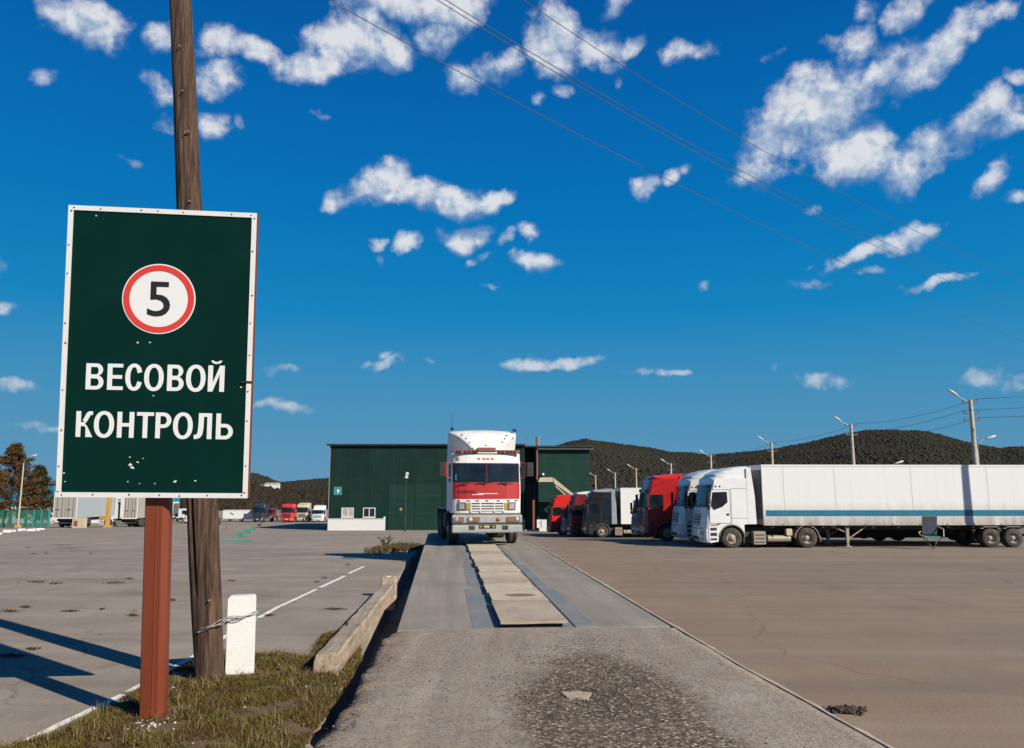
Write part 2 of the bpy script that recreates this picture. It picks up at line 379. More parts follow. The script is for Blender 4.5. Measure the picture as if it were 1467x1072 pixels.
mat['glass'] = glass('dark_glass'); mat['glassblue'] = glass('blue_tinted_glass', (.006, .016, .028), .06)
mat['lens'] = glass('clear_lens', (.24, .24, .23), .1); mat['amber'] = M('amber_lens', (.30, .115, .04), .2, 0, .1)
mat['yellowlens'] = M('yellow_lens', (.42, .28, .05), .2, 0, .2)
mat['redlens'] = M('red_lens', (.45, .02, .015), .2, 0, .1)
mat['gray'] = M('grey_plastic', (.11, .11, .112), .6, 0, .3)
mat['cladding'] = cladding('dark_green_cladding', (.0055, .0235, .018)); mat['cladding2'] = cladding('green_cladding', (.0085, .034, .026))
mat['roofdark'] = M('dark_roof_edge', (.012, .022, .022), .6)
mat['beige'] = M('beige_trim', (.50, .44, .31), .6, 0, .3)
mat['brownpipe'] = M('red_brown_pipe', (.19, .062, .045), .6, 0, .4, (.3, .12, .08))
mat['teal'] = M('teal_paint', (.03, .24, .22), .5, 0, .25); mat['fencegreen'] = M('fence_green_paint', (.012, .155, .105), .5, 0, .3)
mat['yellow'] = M('faded_yellow_paint', (.52, .29, .06), .55, 0, .5)
mat['bluecl'] = M('turquoise_cladding', (.012, .20, .34), .5, 0, .2, (.03, .28, .42), 1)
mat['concpole'] = concrete('lamp_post_concrete', (.46, .41, .33), 3, .2)
mat['lamp'] = M('lamp_head_grey', (.62, .62, .60), .4, 0, .1)
mat['stripe'] = M('blue_stripe_paint', (.006, .135, .225), .4, 0, .35, (.10, .16, .2), 2)
mat['trailer'] = paint_dirty_low('trailer_white', (.66, .675, .675), 1.05, 2.6, amt=.85)
mat['trailer2'] = M('trailer_grey', (.36, .345, .315), .5, 0, .4, (.3, .26, .22), 1.5, streak=True)
mat['trailer3'] = M('trailer_pale_blue', (.34, .385, .42), .45, 0, .3, (.3, .3, .3), 1.5, streak=True)
mat['shadetyre'] = M('shade_dark_rubber', (.014, .013, .012), .8, 0, .4, (.045, .037, .03), 6)  # tyre colour darkened to carry the shade under the rear lorries
mat['darkchassis'] = M('shade_dark_chassis', (.010, .009, .009), .7, 0, .4, (.03, .025, .02), 4)  # shade below the trailers is put into this near-black chassis colour
mat['wire'] = M('cable_grey', (.10, .10, .105), .5, .3, 0)
mat['grille'] = M('grille_dark', (.02, .02, .022), .55, 0, .4, (.08, .07, .06), 5)
# ---------------------------------------------------------------- setting: yard, ramp, verge, markings, hills
def grid(us, vs, fn, name, m, smooth=True):
    P = np.array([[fn(u, v) for u in us] for v in vs]); nv, nu = len(vs), len(us)
    idx = np.arange(nu * nv).reshape(nv, nu)
    f = np.stack([idx[:-1, :-1], idx[:-1, 1:], idx[1:, 1:], idx[1:, :-1]], -1).reshape(-1, 4)
    return np_mesh(name, P.reshape(-1, 3), f, m, smooth=smooth)
def terrain(u, v):
    p = W(u, v); z = gz(p.x, p.y)
    tr = sstep(-4.5, -1.0, v) * (1 - sstep(24, 30, v))          # drainage slot along the left side of the weighbridge
    if -HW - .58 <= u <= HW + .3: z -= .5 * tr if u > -HW - .53 else 0
    return (p.x, p.y, z)
us = sorted(set([-1500, -700, -400, -250] + list(np.arange(-160, -30, 5)) + list(np.arange(-30, -5, 1.5)) + list(np.arange(-5, -2.45, .4)) +
    [-HW - .585, -HW - .58, -HW - .53, -HW - .52, -2.1, -HW - .02, -1.2, 0, 1.2, HW + .02, HW + .2, HW + .305, HW + .32] + list(np.arange(2.5, 30, 1.5)) + list(np.arange(30, 160, 6)) + [250, 400, 700, 1500]))
vs = sorted(set([-600, -200, -80, -40, -25] + list(np.arange(-18, -4, 1)) + list(np.arange(-4, 34, .6)) + list(np.arange(34, 160, 3)) + list(np.arange(160, 420, 12)) + [600, 1000, 1800]))
tag(grid(us, vs, terrain, 'ground', mat['asphalt'], False), kind='structure')
# approach ramp: one thick slab of worn asphalt with a crumbling left edge
left_px = [(571, 899), (556, 906), (547, 916), (541, 930), (536, 943), (524, 957), (520, 972), (508, 988), (503, 1003), (487, 1017), (482, 1032), (468, 1046), (458, 1060), (449, 1076)]
right_px = [(966, 899), (1012, 926), (1060, 955), (1106, 980), (1152, 1005), (1212, 1039), (1275, 1074)]
def catline(pts, n):
    ds = [0]
    for a, b in zip(pts, pts[1:]): ds.append(ds[-1] + (b - a).length)
    out = []
    for k in range(n):
        t = ds[-1] * k / (n - 1); j = max(i for i in range(len(ds) - 1) if ds[i] <= t + 1e-9); q = (t - ds[j]) / max(1e-9, ds[j + 1] - ds[j])
        out.append(pts[j].lerp(pts[j + 1], q))
    return out
Lp = [on(x, y, .2) for x, y in left_px] + [Vector((-1.42, 3.5, .2)), Vector((-1.5, -6, .2))]
Rp = [on(x, y, .2) for x, y in right_px] + [Vector((2.9, 3.5, .2)), Vector((3.6, -6, .2))]
NL, NC = 260, 40
Lc, Rc = catline(Lp, NL), catline(Rp, NL)
from mathutils import noise as mn
def jag(p, s): return mn.noise(p * s) 
V = []
for i in range(NL):
    a = Lc[i].copy(); a.x += .05 * jag(a, 3.1) + .03 * jag(a, 11); b = Rc[i].copy(); b.x += .012 * jag(b, 6)
    row = []
    for k in range(NC + 1):
        t = k / NC; t = t ** 1.15
        p = a.lerp(b, t); e = p.x - a.x
        p.z = .196 + .008 * jag(p, 1.2) + .005 * jag(p, 5)
        if e < .35: p.z -= (.35 - e) ** 2 * .35 * (1 + .9 * jag(p, 4)) - .012 * jag(p, 17)
        row.append(p)
    lowl = Vector((a.x - .03, a.y, -.6)); lowm = Vector((a.x - .02 + .05 * jag(a + Vector((5, 5, 5)), 7), a.y, .05))
    rl = Vector((b.x + .01, b.y, -.3))
    V.append([lowl, lowm] + row + [rl])
V = np.array([[tuple(p) for p in r] for r in V]); nn = V.shape[1]
idx = np.arange(NL * nn).reshape(NL, nn)
f = np.stack([idx[:-1, :-1], idx[:-1, 1:], idx[1:, 1:], idx[1:, :-1]], -1).reshape(-1, 4)
tag(np_mesh('approach_ramp', V.reshape(-1, 3), f, mat['ramp'], smooth=False), kind='structure')
# puddle-like bald patch of pale concrete in the gravel
c0 = on(826, 995, .205); b = MB()
pts = []
for k in range(40):
    a = k * math.pi / 20; r = .115 * (1 + .55 * mn.noise(Vector((math.cos(a) * 1.7, math.sin(a) * 1.7, 3))))
    pts.append(c0 + Vector((1.15 * r * math.cos(a), .9 * r * math.sin(a), .004)))
b.flat(pts, .03); tag(b.build('concrete_patch', concrete('bald_patch', (.40, .32, .23), 9, .5)), kind='structure')
# narrow concrete edging along the right of ramp and weighbridge
b = MB()
edge = [p + Vector((.0, 0, 0)) for p in catline(Rp, 90)][::-1] + [W(HW + .02, v, .2) for v in np.arange(.3, 26, .4)]
for w0, w1 in ((0.0, .055),):
    vs_, fs_ = [], []
    for p in edge:
        j = .035 * jag(p, 3) + .02 * jag(p, 12)
        vs_ += [p + Vector((w0 + .012, 0, -.3)), p + Vector((w0 + .012, 0, .006 + .004 * jag(p, 9))), p + Vector((w1 + j, 0, .003 + .006 * jag(p, 8))), p + Vector((w1 + .03 + j, 0, -.3))]
    for i in range(len(edge) - 1):
        for q in range(3): fs_.append((i * 4 + q, i * 4 + q + 1, i * 4 + 5 + q, i * 4 + 4 + q))
    b.add(vs_, fs_)
tag(b.build('edging_strip', mat['kerbc']), kind='structure')
# far ramp down behind the weighbridge
b = MB(); e1, e2 = W(-HW, 24.02), W(-HW, 36); z2 = gz(e2.x, e2.y)
b.add([W(-HW, 24.02, .18), W(HW, 24.02, .18), W(HW, 37, z2 - .1), W(-HW, 37, z2 - .1), W(-HW, 24.02, -1.5), W(HW, 24.02, -1.5), W(HW, 37, z2 - 1), W(-HW, 37, z2 - 1)], [(0, 1, 2, 3), (0, 3, 7, 4), (1, 5, 6, 2), (0, 4, 5, 1)])
tag(b.build('exit_ramp', mat['ramp']), kind='structure')
# grass verge: lumpy soil sheet
def inpoly(x, y, poly):
    c = False; n = len(poly)
    for i in range(n):
        (x1, y1), (x2, y2) = poly[i], poly[(i + 1) % n]
        if (y1 > y) != (y2 > y) and x < (x2 - x1) * (y - y1) / (y2 - y1) + x1: c = not c
    return c
vpoly_px = [(70, 1052), (165, 1004), (225, 970), (285, 941), (325, 930), (372, 938), (405, 934), (440, 940), (462, 905), (500, 893), (515, 915), (520, 940), (505, 968), (490, 990), (470, 1020), (440, 1062)]
vpoly = [tuple(on(x, y, .03)[:2]) for x, y in vpoly_px] + [(-1.55, 5.0), (-1.5, 3.0), (-5.5, 3.0), (-4.9, 5.2)]
def edge_d(x, y):
    best = 9
    for i in range(len(vpoly)):
        a = Vector(vpoly[i]); c = Vector(vpoly[(i + 1) % len(vpoly)]); p = Vector((x, y)); t = max(0, min(1, (p - a).dot(c - a) / (c - a).length_squared))
        best = min(best, (p - a - (c - a) * t).length)
    return best
def verge_z(x, y):
    n = mn.noise(Vector((x * 1.3, y * 1.3, 0))) * .03 + mn.noise(Vector((x * 5, y * 5, 2))) * .012
    return min(1, edge_d(x, y) / .25) * (.05 + n) + .008
st = .06; xs = np.arange(-5.6, -1.2, st); ys = np.arange(3.0, 11.6, st); vid = {}; vv = []; ff = []
ins = {(i, j): inpoly(x + .05 * mn.noise(Vector((x * 4, y * 4, 7))), y + .05 * mn.noise(Vector((x * 4, y * 4, 9))), vpoly) for i, x in enumerate(xs) for j, y in enumerate(ys)}
def gv(i, j):
    if (i, j) not in vid: vid[(i, j)] = len(vv); vv.append((xs[i], ys[j], verge_z(xs[i], ys[j])))
    return vid[(i, j)]
for i in range(len(xs) - 1):
    for j in range(len(ys) - 1):
        if all(ins[q] for q in ((i, j), (i + 1, j), (i, j + 1), (i + 1, j + 1))): ff.append([gv(i, j), gv(i + 1, j), gv(i + 1, j + 1), gv(i, j + 1)])
tag(np_mesh('verge', np.array(vv), np.array(ff), mat['soil'], smooth=True), kind='structure')
def blades(name, pts, hmin, hmax, m, w=.006, lean=.6):
    """pts: (n,3) roots; three-sided tufts of single blades"""
    n = len(pts); a = rng.uniform(0, 2 * np.pi, n); h = rng.uniform(hmin, hmax, n); ln = rng.uniform(.1, lean, n) * h; w_ = rng.uniform(.6, 1.3, n) * w
    d = np.stack([np.cos(a), np.sin(a), 0 * a], 1); s = np.stack([-np.sin(a), np.cos(a), 0 * a], 1)
    up = np.array([0, 0, 1.])
    v0 = pts - s * w_[:, None]; v1 = pts + s * w_[:, None]
    mid = pts + d * (ln * .35)[:, None] + up * (h * .6)[:, None]
    v2 = mid + s * (w_ * .6)[:, None]; v3 = mid - s * (w_ * .6)[:, None]; tip = pts + d * ln[:, None] + up * h[:, None] * rng.uniform(.75, 1, n)[:, None]
    v4 = tip + s * (w_ * .1)[:, None]; v5 = tip - s * (w_ * .1)[:, None]
    v = np.stack([v0, v1, v2, v3, v4, v5], 1).reshape(-1, 3); o = np.arange(n)[:, None] * 6
    f = np.concatenate([o + np.array([0, 1, 2, 3]), o + np.array([3, 2, 4, 5])])
    return np_mesh(name, v, f, m)
mat['grass'] = island_mat('dry_grass', [(.060, .070, .006), (.125, .135, .010), (.130, .085, .022), (.075, .050, .013), (.19, .135, .042), (.110, .140, .008), (.11, .068, .020)], .8, big=(2.6, (.095, .052, .016), .92))
roots = []
while len(roots) < 60000:
    y = 3.9 + 7.3 * rng.random() ** 1.25; x = rng.uniform(-5.4, -1.3)
    if not inpoly(x, y, vpoly): continue
    if abs(x / y) > .72: continue
    dn = mn.noise(Vector((x * 2.1, y * 2.1, 4))) + .6 * mn.noise(Vector((x * 7, y * 7, 1)))
    if dn < -.30 + .5 * rng.random() - .2: continue
    roots.append((x, y, verge_z(x, y) - .006))
tag(blades('grass', np.array(roots), .016, .06, mat['grass'], .0045, 1.9), 'short dry olive and brown grass covering the verge', 'grass', kind='stuff')
rs2 = [p for p in roots if rng.random() < .10 and mn.noise(Vector((p[0] * 1.7, p[1] * 1.7, 11))) > -.05]
tag(blades('dry_stems', np.array(rs2), .06, .15, island_mat('straw_stems', [(.20, .145, .065), (.28, .21, .10), (.13, .09, .04), (.16, .15, .04)], .9), .0028, 1.6), 'long dry straw stems standing out of the short verge grass', 'grass', kind='stuff')
# white stones and litter in the verge, loose chippings on the ramp
def pebbles(name, P, smin, smax, m):
    ico = np.array([(0, 0, 1), (.89, 0, .45), (.28, .85, .45), (-.72, .53, .45), (-.72, -.53, .45), (.28, -.85, .45), (.72, .53, -.45), (-.28, .85, -.45), (-.89, 0, -.45), (-.28, -.85, -.45), (.72, -.53, -.45), (0, 0, -1)])
    fc = np.array([(0, 1, 2), (0, 2, 3), (0, 3, 4), (0, 4, 5), (0, 5, 1), (1, 6, 2), (2, 7, 3), (3, 8, 4), (4, 9, 5), (5, 10, 1), (6, 7, 2), (7, 8, 3), (8, 9, 4), (9, 10, 5), (10, 6, 1), (6, 11, 7), (7, 11, 8), (8, 11, 9), (9, 11, 10), (10, 11, 6)])
    n = len(P); s = rng.uniform(smin, smax, (n, 1, 1)) * rng.uniform(.6, 1.25, (n, 1, 3)) * np.array([1, 1, .6])
    jit = 1 + rng.uniform(-.22, .22, (n, 12, 1)); v = (P[:, None, :] + ico[None] * s * jit).reshape(-1, 3)
    f = (fc[None] + (np.arange(n) * 12)[:, None, None]).reshape(-1, 3)
    return np_mesh(name, v, f, m)
mat['stones'] = island_mat('white_chippings', [(.5, .47, .42), (.62, .6, .56), (.36, .31, .26), (.7, .68, .64)])
mat['gravel'] = island_mat('dark_gravel', [(.03, .026, .023), (.06, .05, .042), (.045, .04, .036), (.10, .08, .062), (.02, .018, .016), (.16, .13, .10), (.05, .042, .036), (.33, .28, .23)])
P = []
for cx_, cy_, sd, n in ((214, 1040, .11, 30), (232, 1046, .25, 34), (340, 1000, .6, 22), (130, 1060, .5, 14), (300, 1010, .9, 30), (420, 985, .4, 10)):
    c = on(cx_, cy_, .04)
    for _ in range(n):
        x, y = c.x + rng.normal(0, sd), c.y + rng.normal(0, sd)
        if inpoly(x, y, vpoly): P.append((x, y, verge_z(x, y) + .004))
tag(pebbles('stone_chippings', np.array(P), .005, .018, mat['stones']), 'white stone chippings strewn in the grass round the sign post', 'stones', kind='stuff')
P = []
while len(P) < 9000:
    x = rng.normal(.80, .42); y = 6.9 + rng.normal(0, 1.7)
    if not (-1.2 < x < 2.4 and 3.5 < y < 10.5): continue
    P.append((x, y, .198))
P = [p for p in P if rng.random() < .8]
for _ in range(700):
    y = 4 + 6.7 * rng.random(); x = rng.uniform(-1.5, 2.4); P.append((x, y, .197))
for _ in range(1500):
    i = rng.integers(20, 200); e = Lc[i]; P.append((e.x + abs(rng.normal(.05, .15)), e.y + rng.normal(0, .05), .185))
tag(pebbles('gravel', np.array(P), .003, .009, mat['gravel']), 'dark loose gravel scattered over the middle of the approach ramp', 'gravel', kind='stuff')
# painted line along the yard edge, broken where grass has grown over it
def strip(b, pts, w, z=.006):
    pts = catline([Vector(p) for p in pts], max(8, int(sum((q - p).length for p, q in zip(pts, pts[1:])) / .12)))
    vs_, fs_ = [], []
    for k, p in enumerate(pts):
        d = (pts[min(k + 1, len(pts) - 1)] - pts[max(k - 1, 0)]).normalized(); nrm = Vector((-d.y, d.x, 0))
        wa = w / 2 * (1 + .25 * mn.noise(p * 6)); wb = w / 2 * (1 + .25 * mn.noise(p * 6 + Vector((9, 9, 9))))
        for q in (p + nrm * wa, p - nrm * wb): vs_.append((q.x, q.y, gz(q.x, q.y) + z))
    for k in range(len(pts) - 1): fs_.append((2 * k, 2 * k + 1, 2 * k + 3, 2 * k + 2))
    b.add(vs_, fs_)
b = MB()
for seg, w in ((((18, 1072), (100, 1032), (176, 996)), .085), (((183, 992), (240, 962), (285, 937)), .075), (((287, 935), (330, 908), (366, 888)), .08), (((370, 886), (420, 858), (454, 838)), .085), (((459, 835), (490, 817), (494, 814)), .1), (((500, 810), (522, 797)), .1)):
    strip(b, [on(x, y, 0) for x, y in seg], w)
tag(b.build('painted_line', mat['roadpaint']), kind='structure')
# hills: polar terrain, ridge heights read from the skyline
sky_px = [(-500, 690), (-200, 688), (60, 689), (200, 684), (310, 676), (340, 676), (368, 678), (385, 684), (402, 689), (430, 687), (455, 685), (480, 682), (560, 672), (660, 660), (740, 652), (787, 641), (815, 631), (840, 627), (870, 631), (920, 639), (970, 646), (1020, 649), (1060, 647), (1100, 642), (1140, 636), (1180, 628), (1210, 621), (1250, 615), (1290, 613), (1330, 617), (1370, 626), (1410, 635), (1440, 640), (1467, 638), (1600, 650), (1900, 660), (2400, 670)]
def skyel(azt):
    px = CX + azt * F / cP * 1.0; y = interp(px, sky_px); d = ray(px, y + 1.5); return d.z / math.hypot(d.x, d.y)
RR = list(np.linspace(235, 420, 14)) + list(np.linspace(450, 900, 26)) + [950, 1000, 1100, 1300, 1700]
AZ = np.linspace(-64, 64, 300)
def hill_z(a, r):
    rid = 900; e = skyel(math.tan(R(a))); H = CZ + rid * e - 1.2
    x, y = r * math.sin(R(a)), r * math.cos(R(a))
    base = gz(x, y) - .6
    t = max(0, (r - 250) / (rid - 250))
    if r <= rid: s = t ** 1.25 if t < 1 else 1
    else: s = max(0, 1 - ((r - rid) / 800) ** 1.5)
    z = base + (H - base) * s
    z += s * (1 - s) * 34 * mn.noise(Vector((x / 130, y / 130, 0))) * min(1, abs(H) / 50) + t * 2.0 * mn.noise(Vector((x / 30, y / 30, 3)))
    return min(z, CZ + r * e * .995) if r < rid else z
HV = np.array([[(r * math.sin(R(a)), r * math.cos(R(a)), hill_z(a, r)) for a in AZ] for r in RR])
idx = np.arange(len(RR) * len(AZ)).reshape(len(RR), len(AZ))
f = np.stack([idx[:-1, :-1], idx[:-1, 1:], idx[1:, 1:], idx[1:, :-1]], -1).reshape(-1, 4)
mat['hill'] = concrete('hill_scrub', (.020, .017, .010), .02, .6)
tag(np_mesh('hills', HV.reshape(-1, 3), f, mat['hill'], smooth=True), kind='structure')
mat['forest'] = island_mat('forest_leaves', [(.019, .021, .014), (.024, .024, .016), (.022, .024, .015), (.027, .025, .017), (.023, .025, .016), (.029, .025, .018), (.020, .023, .015)], .95, big=(.010, (.034, .028, .018), .55))
mat['scrub'] = island_mat('autumn_scrub', [(.024, .016, .010), (.036, .024, .014), (.019, .017, .008), (.044, .030, .015), (.030, .020, .012), (.022, .016, .010)], .9, big=(.02, (.018, .016, .008), .6))
def crowns(name, P, smin, smax, m, up=.8):
    ico = np.array([(0, 0, 1), (.89, 0, .45), (.28, .85, .45), (-.72, .53, .45), (-.72, -.53, .45), (.28, -.85, .45), (.72, .53, -.45), (-.28, .85, -.45), (-.89, 0, -.45), (-.28, -.85, -.45), (.72, -.53, -.45), (0, 0, -1)])
    fc = np.array([(0, 1, 2), (0, 2, 3), (0, 3, 4), (0, 4, 5), (0, 5, 1), (1, 6, 2), (2, 7, 3), (3, 8, 4), (4, 9, 5), (5, 10, 1), (6, 7, 2), (7, 8, 3), (8, 9, 4), (9, 10, 5), (10, 6, 1)])
    n = len(P); s = rng.uniform(smin, smax, (n, 1, 1)) * np.concatenate([np.ones((n, 1, 2)), rng.uniform(.55, 1.1, (n, 1, 1))], 2)
    jit = 1 + rng.uniform(-.35, .35, (n, 12, 1)); v = (P[:, None, :] + ico[None] * s * jit + np.array([0, 0, up])).reshape(-1, 3)
    return np_mesh(name, v, (fc[None] + (np.arange(n) * 12)[:, None, None]).reshape(-1, 3), m)
P, Q = [], []
while len(P) < 95000:
    a = rng.uniform(-36, 36); r = math.sqrt(rng.uniform(330 ** 2, 960 ** 2)); e = skyel(math.tan(R(a)))
    if rng.random() > (1 if a > -2 else .55): continue
    P.append((r * math.sin(R(a)), r * math.cos(R(a)), hill_z(a, r)))
tag(crowns('forest', np.array(P), .75, 1.75, mat['forest'], .1), 'dark autumn forest covering the far hills', 'forest', kind='stuff')
while len(Q) < 7000:
    a = rng.uniform(-36, -6) if rng.random() < .8 else rng.uniform(-6, 36); r = rng.uniform(285, 560)
    Q.append((r * math.sin(R(a)), r * math.cos(R(a)), hill_z(a, r)))
tag(crowns('scrub', np.array(Q), .9, 2.3, mat['scrub'], .6), 'brown scrub wood at the foot of the hills', 'bushes', kind='stuff')
# ---------------------------------------------------------------- weighbridge and its slabs
wb = thing('weighbridge', 'grey steel weighbridge deck with worn blue plates under the red and white truck', 'weighbridge', W(0, 0), math.atan2(WV.y, WV.x) - math.pi / 2)
b = MB(); L = 24
for k in range(4):
    for x0, x1 in ((-HW, -.56), (.56, HW)):
        b.bb((x0, k * 6 + (.035 if k else 0), -.05), (x1, k * 6 + 6, .2))
b.build('deck', mat['deck'], wb, bevel=.008)
b = MB(); b.bb((-.555, .0, -.06), (.555, L, .19)); b.build('centre_plate', mat['bluesteel'], wb)
for sx in (-1, 1):
    for k in range(3):
        b = MB(); b.bb((sx * .56, .1 + k * 4.4, .19), (sx * (.84 - .08 * k), 4.2 + k * 4.4, .2035)); b.build('blue_plate', mat['bluesteel'], wb)
b = MB()
for sx in (-1, 1): b.bb((sx * (HW - .02), .02, -1.2), (sx * (HW - .3), L - .02, -.052))
b.bb((-HW + .02, .0, -.9), (HW - .02, .25, -.055)); b.build('support_beam', mat['conc'], wb)
places = ['nearest', 'second', 'third', 'fourth', 'fifth', 'sixth', 'seventh', 'eighth', 'ninth', 'tenth', 'eleventh', 'twelfth', 'thirteenth', 'farthest']
slabB = concrete('brownish_concrete_slab', (.38, .31, .23), 1.1, .3); vpos = .06
rs = random.Random(11)
for k in range(14):
    ln = 2.1 if k == 0 else (.98 + .11 * ((k * 7) % 3)); ln = min(ln, 16.5 - vpos)
    b = MB(); nx, ny = 8, 12; h = .062 + (.022 if k == 0 else rs.uniform(-.016, .016)); tilt = rs.uniform(-.010, .005); th = .032
    top = []
    for j in range(ny + 1):
        for i in range(nx + 1):
            x = -.46 + .92 * i / nx; y = ln * j / ny
            z = h + .004 * mn.noise(Vector((x * 2, y * 1.2 + k * 9, k))) + tilt * (y / ln - .5) * 2
            top.append((x + (.004 * mn.noise(Vector((y * 3, k, x))) if i in (0, nx) else 0), y + (.006 * mn.noise(Vector((x * 4, k, j))) if j in (0, ny) else 0), z))
    n1 = nx + 1; b.add(top, [(j * n1 + i, j * n1 + i + 1, (j + 1) * n1 + i + 1, (j + 1) * n1 + i) for j in range(ny) for i in range(nx)])
    rim_ = [i for i in range(n1)] + [j * n1 + nx for j in range(1, ny + 1)] + [ny * n1 + i for i in range(nx - 1, -1, -1)] + [j * n1 for j in range(ny - 1, 0, -1)]
    rv = [top[i] for i in rim_] + [(top[i][0], top[i][1], top[i][2] - th) for i in rim_]; q = len(rim_)
    b.add(rv, [(i, (i + 1) % q, q + (i + 1) % q, q + i) for i in range(q)] + [tuple(range(q, 2 * q))])
    p = W((.012 if k % 2 else -.012) + rs.uniform(-.008, .008), vpos, .192)
    if k == 0: lab = 'nearest and longest pale concrete slab at the open end of the centre strip'
    elif k == 1: lab = 'pale concrete slab second from the near end, with a dark round stain'
    elif k == 13: lab = 'pale concrete slab farthest along the centre strip, by the truck bumper'
    else: lab = 'pale concrete slab, %s from the near end of the weighbridge centre strip' % places[k]
    o = tag(b.build('concrete_plate', mat['slab'] if k % 3 else slabB, None, p), lab, 'slab', 'concrete slabs in the middle of the weighbridge')
    o.rotation_euler = (0, 0, wb.rotation_euler.z)
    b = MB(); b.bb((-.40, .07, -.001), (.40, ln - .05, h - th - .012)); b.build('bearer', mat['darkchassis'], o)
    if k == 1:
        b = MB(); pts = [(.06 + .25 * math.cos(a) * (1 + .1 * math.sin(5 * a)), .52 + .17 * math.sin(a), h + .0055 + tilt * .1) for a in np.linspace(0, 2 * math.pi, 30)[:-1]]
        b.flat([Vector(q) for q in pts], .012); b.build('stain', M('stained_concrete', (.17, .125, .09), .9, 0, .5), o)
    vpos += ln + .06
# ---------------------------------------------------------------- timber beam beside the weighbridge
n0, n1_ = on(467, 971, 0.03), on(556, 852, .0); dirb = (n1_ - n0); Lb = dirb.length; ang = math.atan2(dirb.y, dirb.x) - math.pi / 2
bt = thing('timber_beam', 'long squared weathered timber beam lying beside the weighbridge', 'beam', (n0.x, n0.y, 0), ang)
b = MB(); ny = 40; prof = [(-.15, .02), (-.16, .2), (-.135, .31), (.135, .345), (.15, .325), (.155, .03)]
rows = []
for j in range(ny + 1):
    y = Lb * j / ny
    for x, z in prof:
        q = Vector((x * 3, y * 1.5, z * 3)); s = .86 - .05 * j / ny
        zt_ = 1 - .22 * j / ny
        rows.append((x * s + .010 * mn.noise(q * 2), y, z * s * zt_ + .010 * mn.noise(q * 2 + Vector((4, 4, 4)))))
n_ = len(prof)
b.add(rows, [(j * n_ + i, j * n_ + (i + 1) % n_, (j + 1) * n_ + (i + 1) % n_, (j + 1) * n_ + i) for j in range(ny) for i in range(n_)] + [tuple(range(n_)), tuple(range(ny * n_, ny * n_ + n_))])
b.build('timber', mat['beam'], bt)
b = MB(); b.rbox((-.15, Lb + .02, -.3), (.15, Lb + .30, .33), .03); b.bb((-.05, Lb + .08, .328), (.03, Lb + .18, .34), 1); b.build('end_block', [mat['beam'], mat['signwhite']], bt)
b = MB(); b.cyl((-.06, 1.9, .22), (-.07, 1.9, .32), .016); b.build('spike', mat['chassis'], bt)
# ---------------------------------------------------------------- wooden utility pole, concrete stub, binding wire
pb = on(303, 975, .03); ptop = at(255, -90, pb.y)
pl = thing('utility_pole', 'tall leaning weathered wooden utility pole behind the green sign', 'pole', pb)
ax = ptop - pb; NZ, NA = 170, 72; V = []
for j in range(NZ + 1):
    t = j / NZ; c = ax * t; c.z = ax.z * t - .15 * (1 - t)
    r = interp(t, [(0, .148), (.22, .162), (.5, .143), (1, .122)])
    for i in range(NA):
        a = 2 * math.pi * i / NA; z = c.z
        g = mn.noise(Vector((math.cos(a) * 3.4, math.sin(a) * 3.4, z * .35))) * .016 + mn.noise(Vector((math.cos(a) * 9, math.sin(a) * 9, z * .6))) * .012
        crack = 0
        for a0, z0, z1, dp in ((R(-112), 1.0, 2.6, .045), (R(-80), 3.2, 4.6, .02), (R(-60), 5.6, 7.2, .018), (R(-75), .1, .9, .018), (R(-95), 4.4, 5.4, .022), (R(-50), 1.4, 2.4, .015)):
            da = math.atan2(math.sin(a - a0 - .06 * math.sin(z * 3)), math.cos(a - a0 - .06 * math.sin(z * 3)))
            crack += dp * math.exp(-(da / .09) ** 2) * sstep(z0 - .2, z0 + .3, z) * (1 - sstep(z1 - .3, z1 + .2, z))
        rr = r + g - crack
        V.append((c.x + rr * math.cos(a), c.y + rr * math.sin(a), c.z))
idx = np.arange((NZ + 1) * NA).reshape(NZ + 1, NA); nxt = np.roll(idx, -1, 1)
f = np.stack([idx[:-1], nxt[:-1], nxt[1:], idx[1:]], -1).reshape(-1, 4)
np_mesh('pole_shaft', np.array(V), f, mat['pole'], pl, smooth=True)
for (px_, py_) in ((262, 130), (270, 188), (266, 190), (272, 288), (300, 860), (285, 905), (258, 66)):
    q = at(px_, py_, pb.y - .155) - pb; b = MB(); b.cyl(q + Vector((0, .04, 0)), q + Vector((0, -.02, -.004)), .006, .009, 6); b.build('nail', mat['steel'], pl)
s0, s1 = on(322, 970, .02), on(366, 970, .02); cs = (s0 + s1) / 2; ws = s1.x - s0.x
b = MB(); hst = .885; ws = .30
b.rbox((-ws / 2, 0, -.2), (ws / 2, .17, hst), .035, 0, 1)
st_ob = tag(b.build('concrete_stub', mat['whitepaint_conc'], None, (cs.x, cs.y - .02, 0.0), bevel=.006), 'whitewashed concrete stub standing against the wooden pole', 'post')
st_ob.rotation_euler = (0, R(-1.0), R(17))
b = MB()
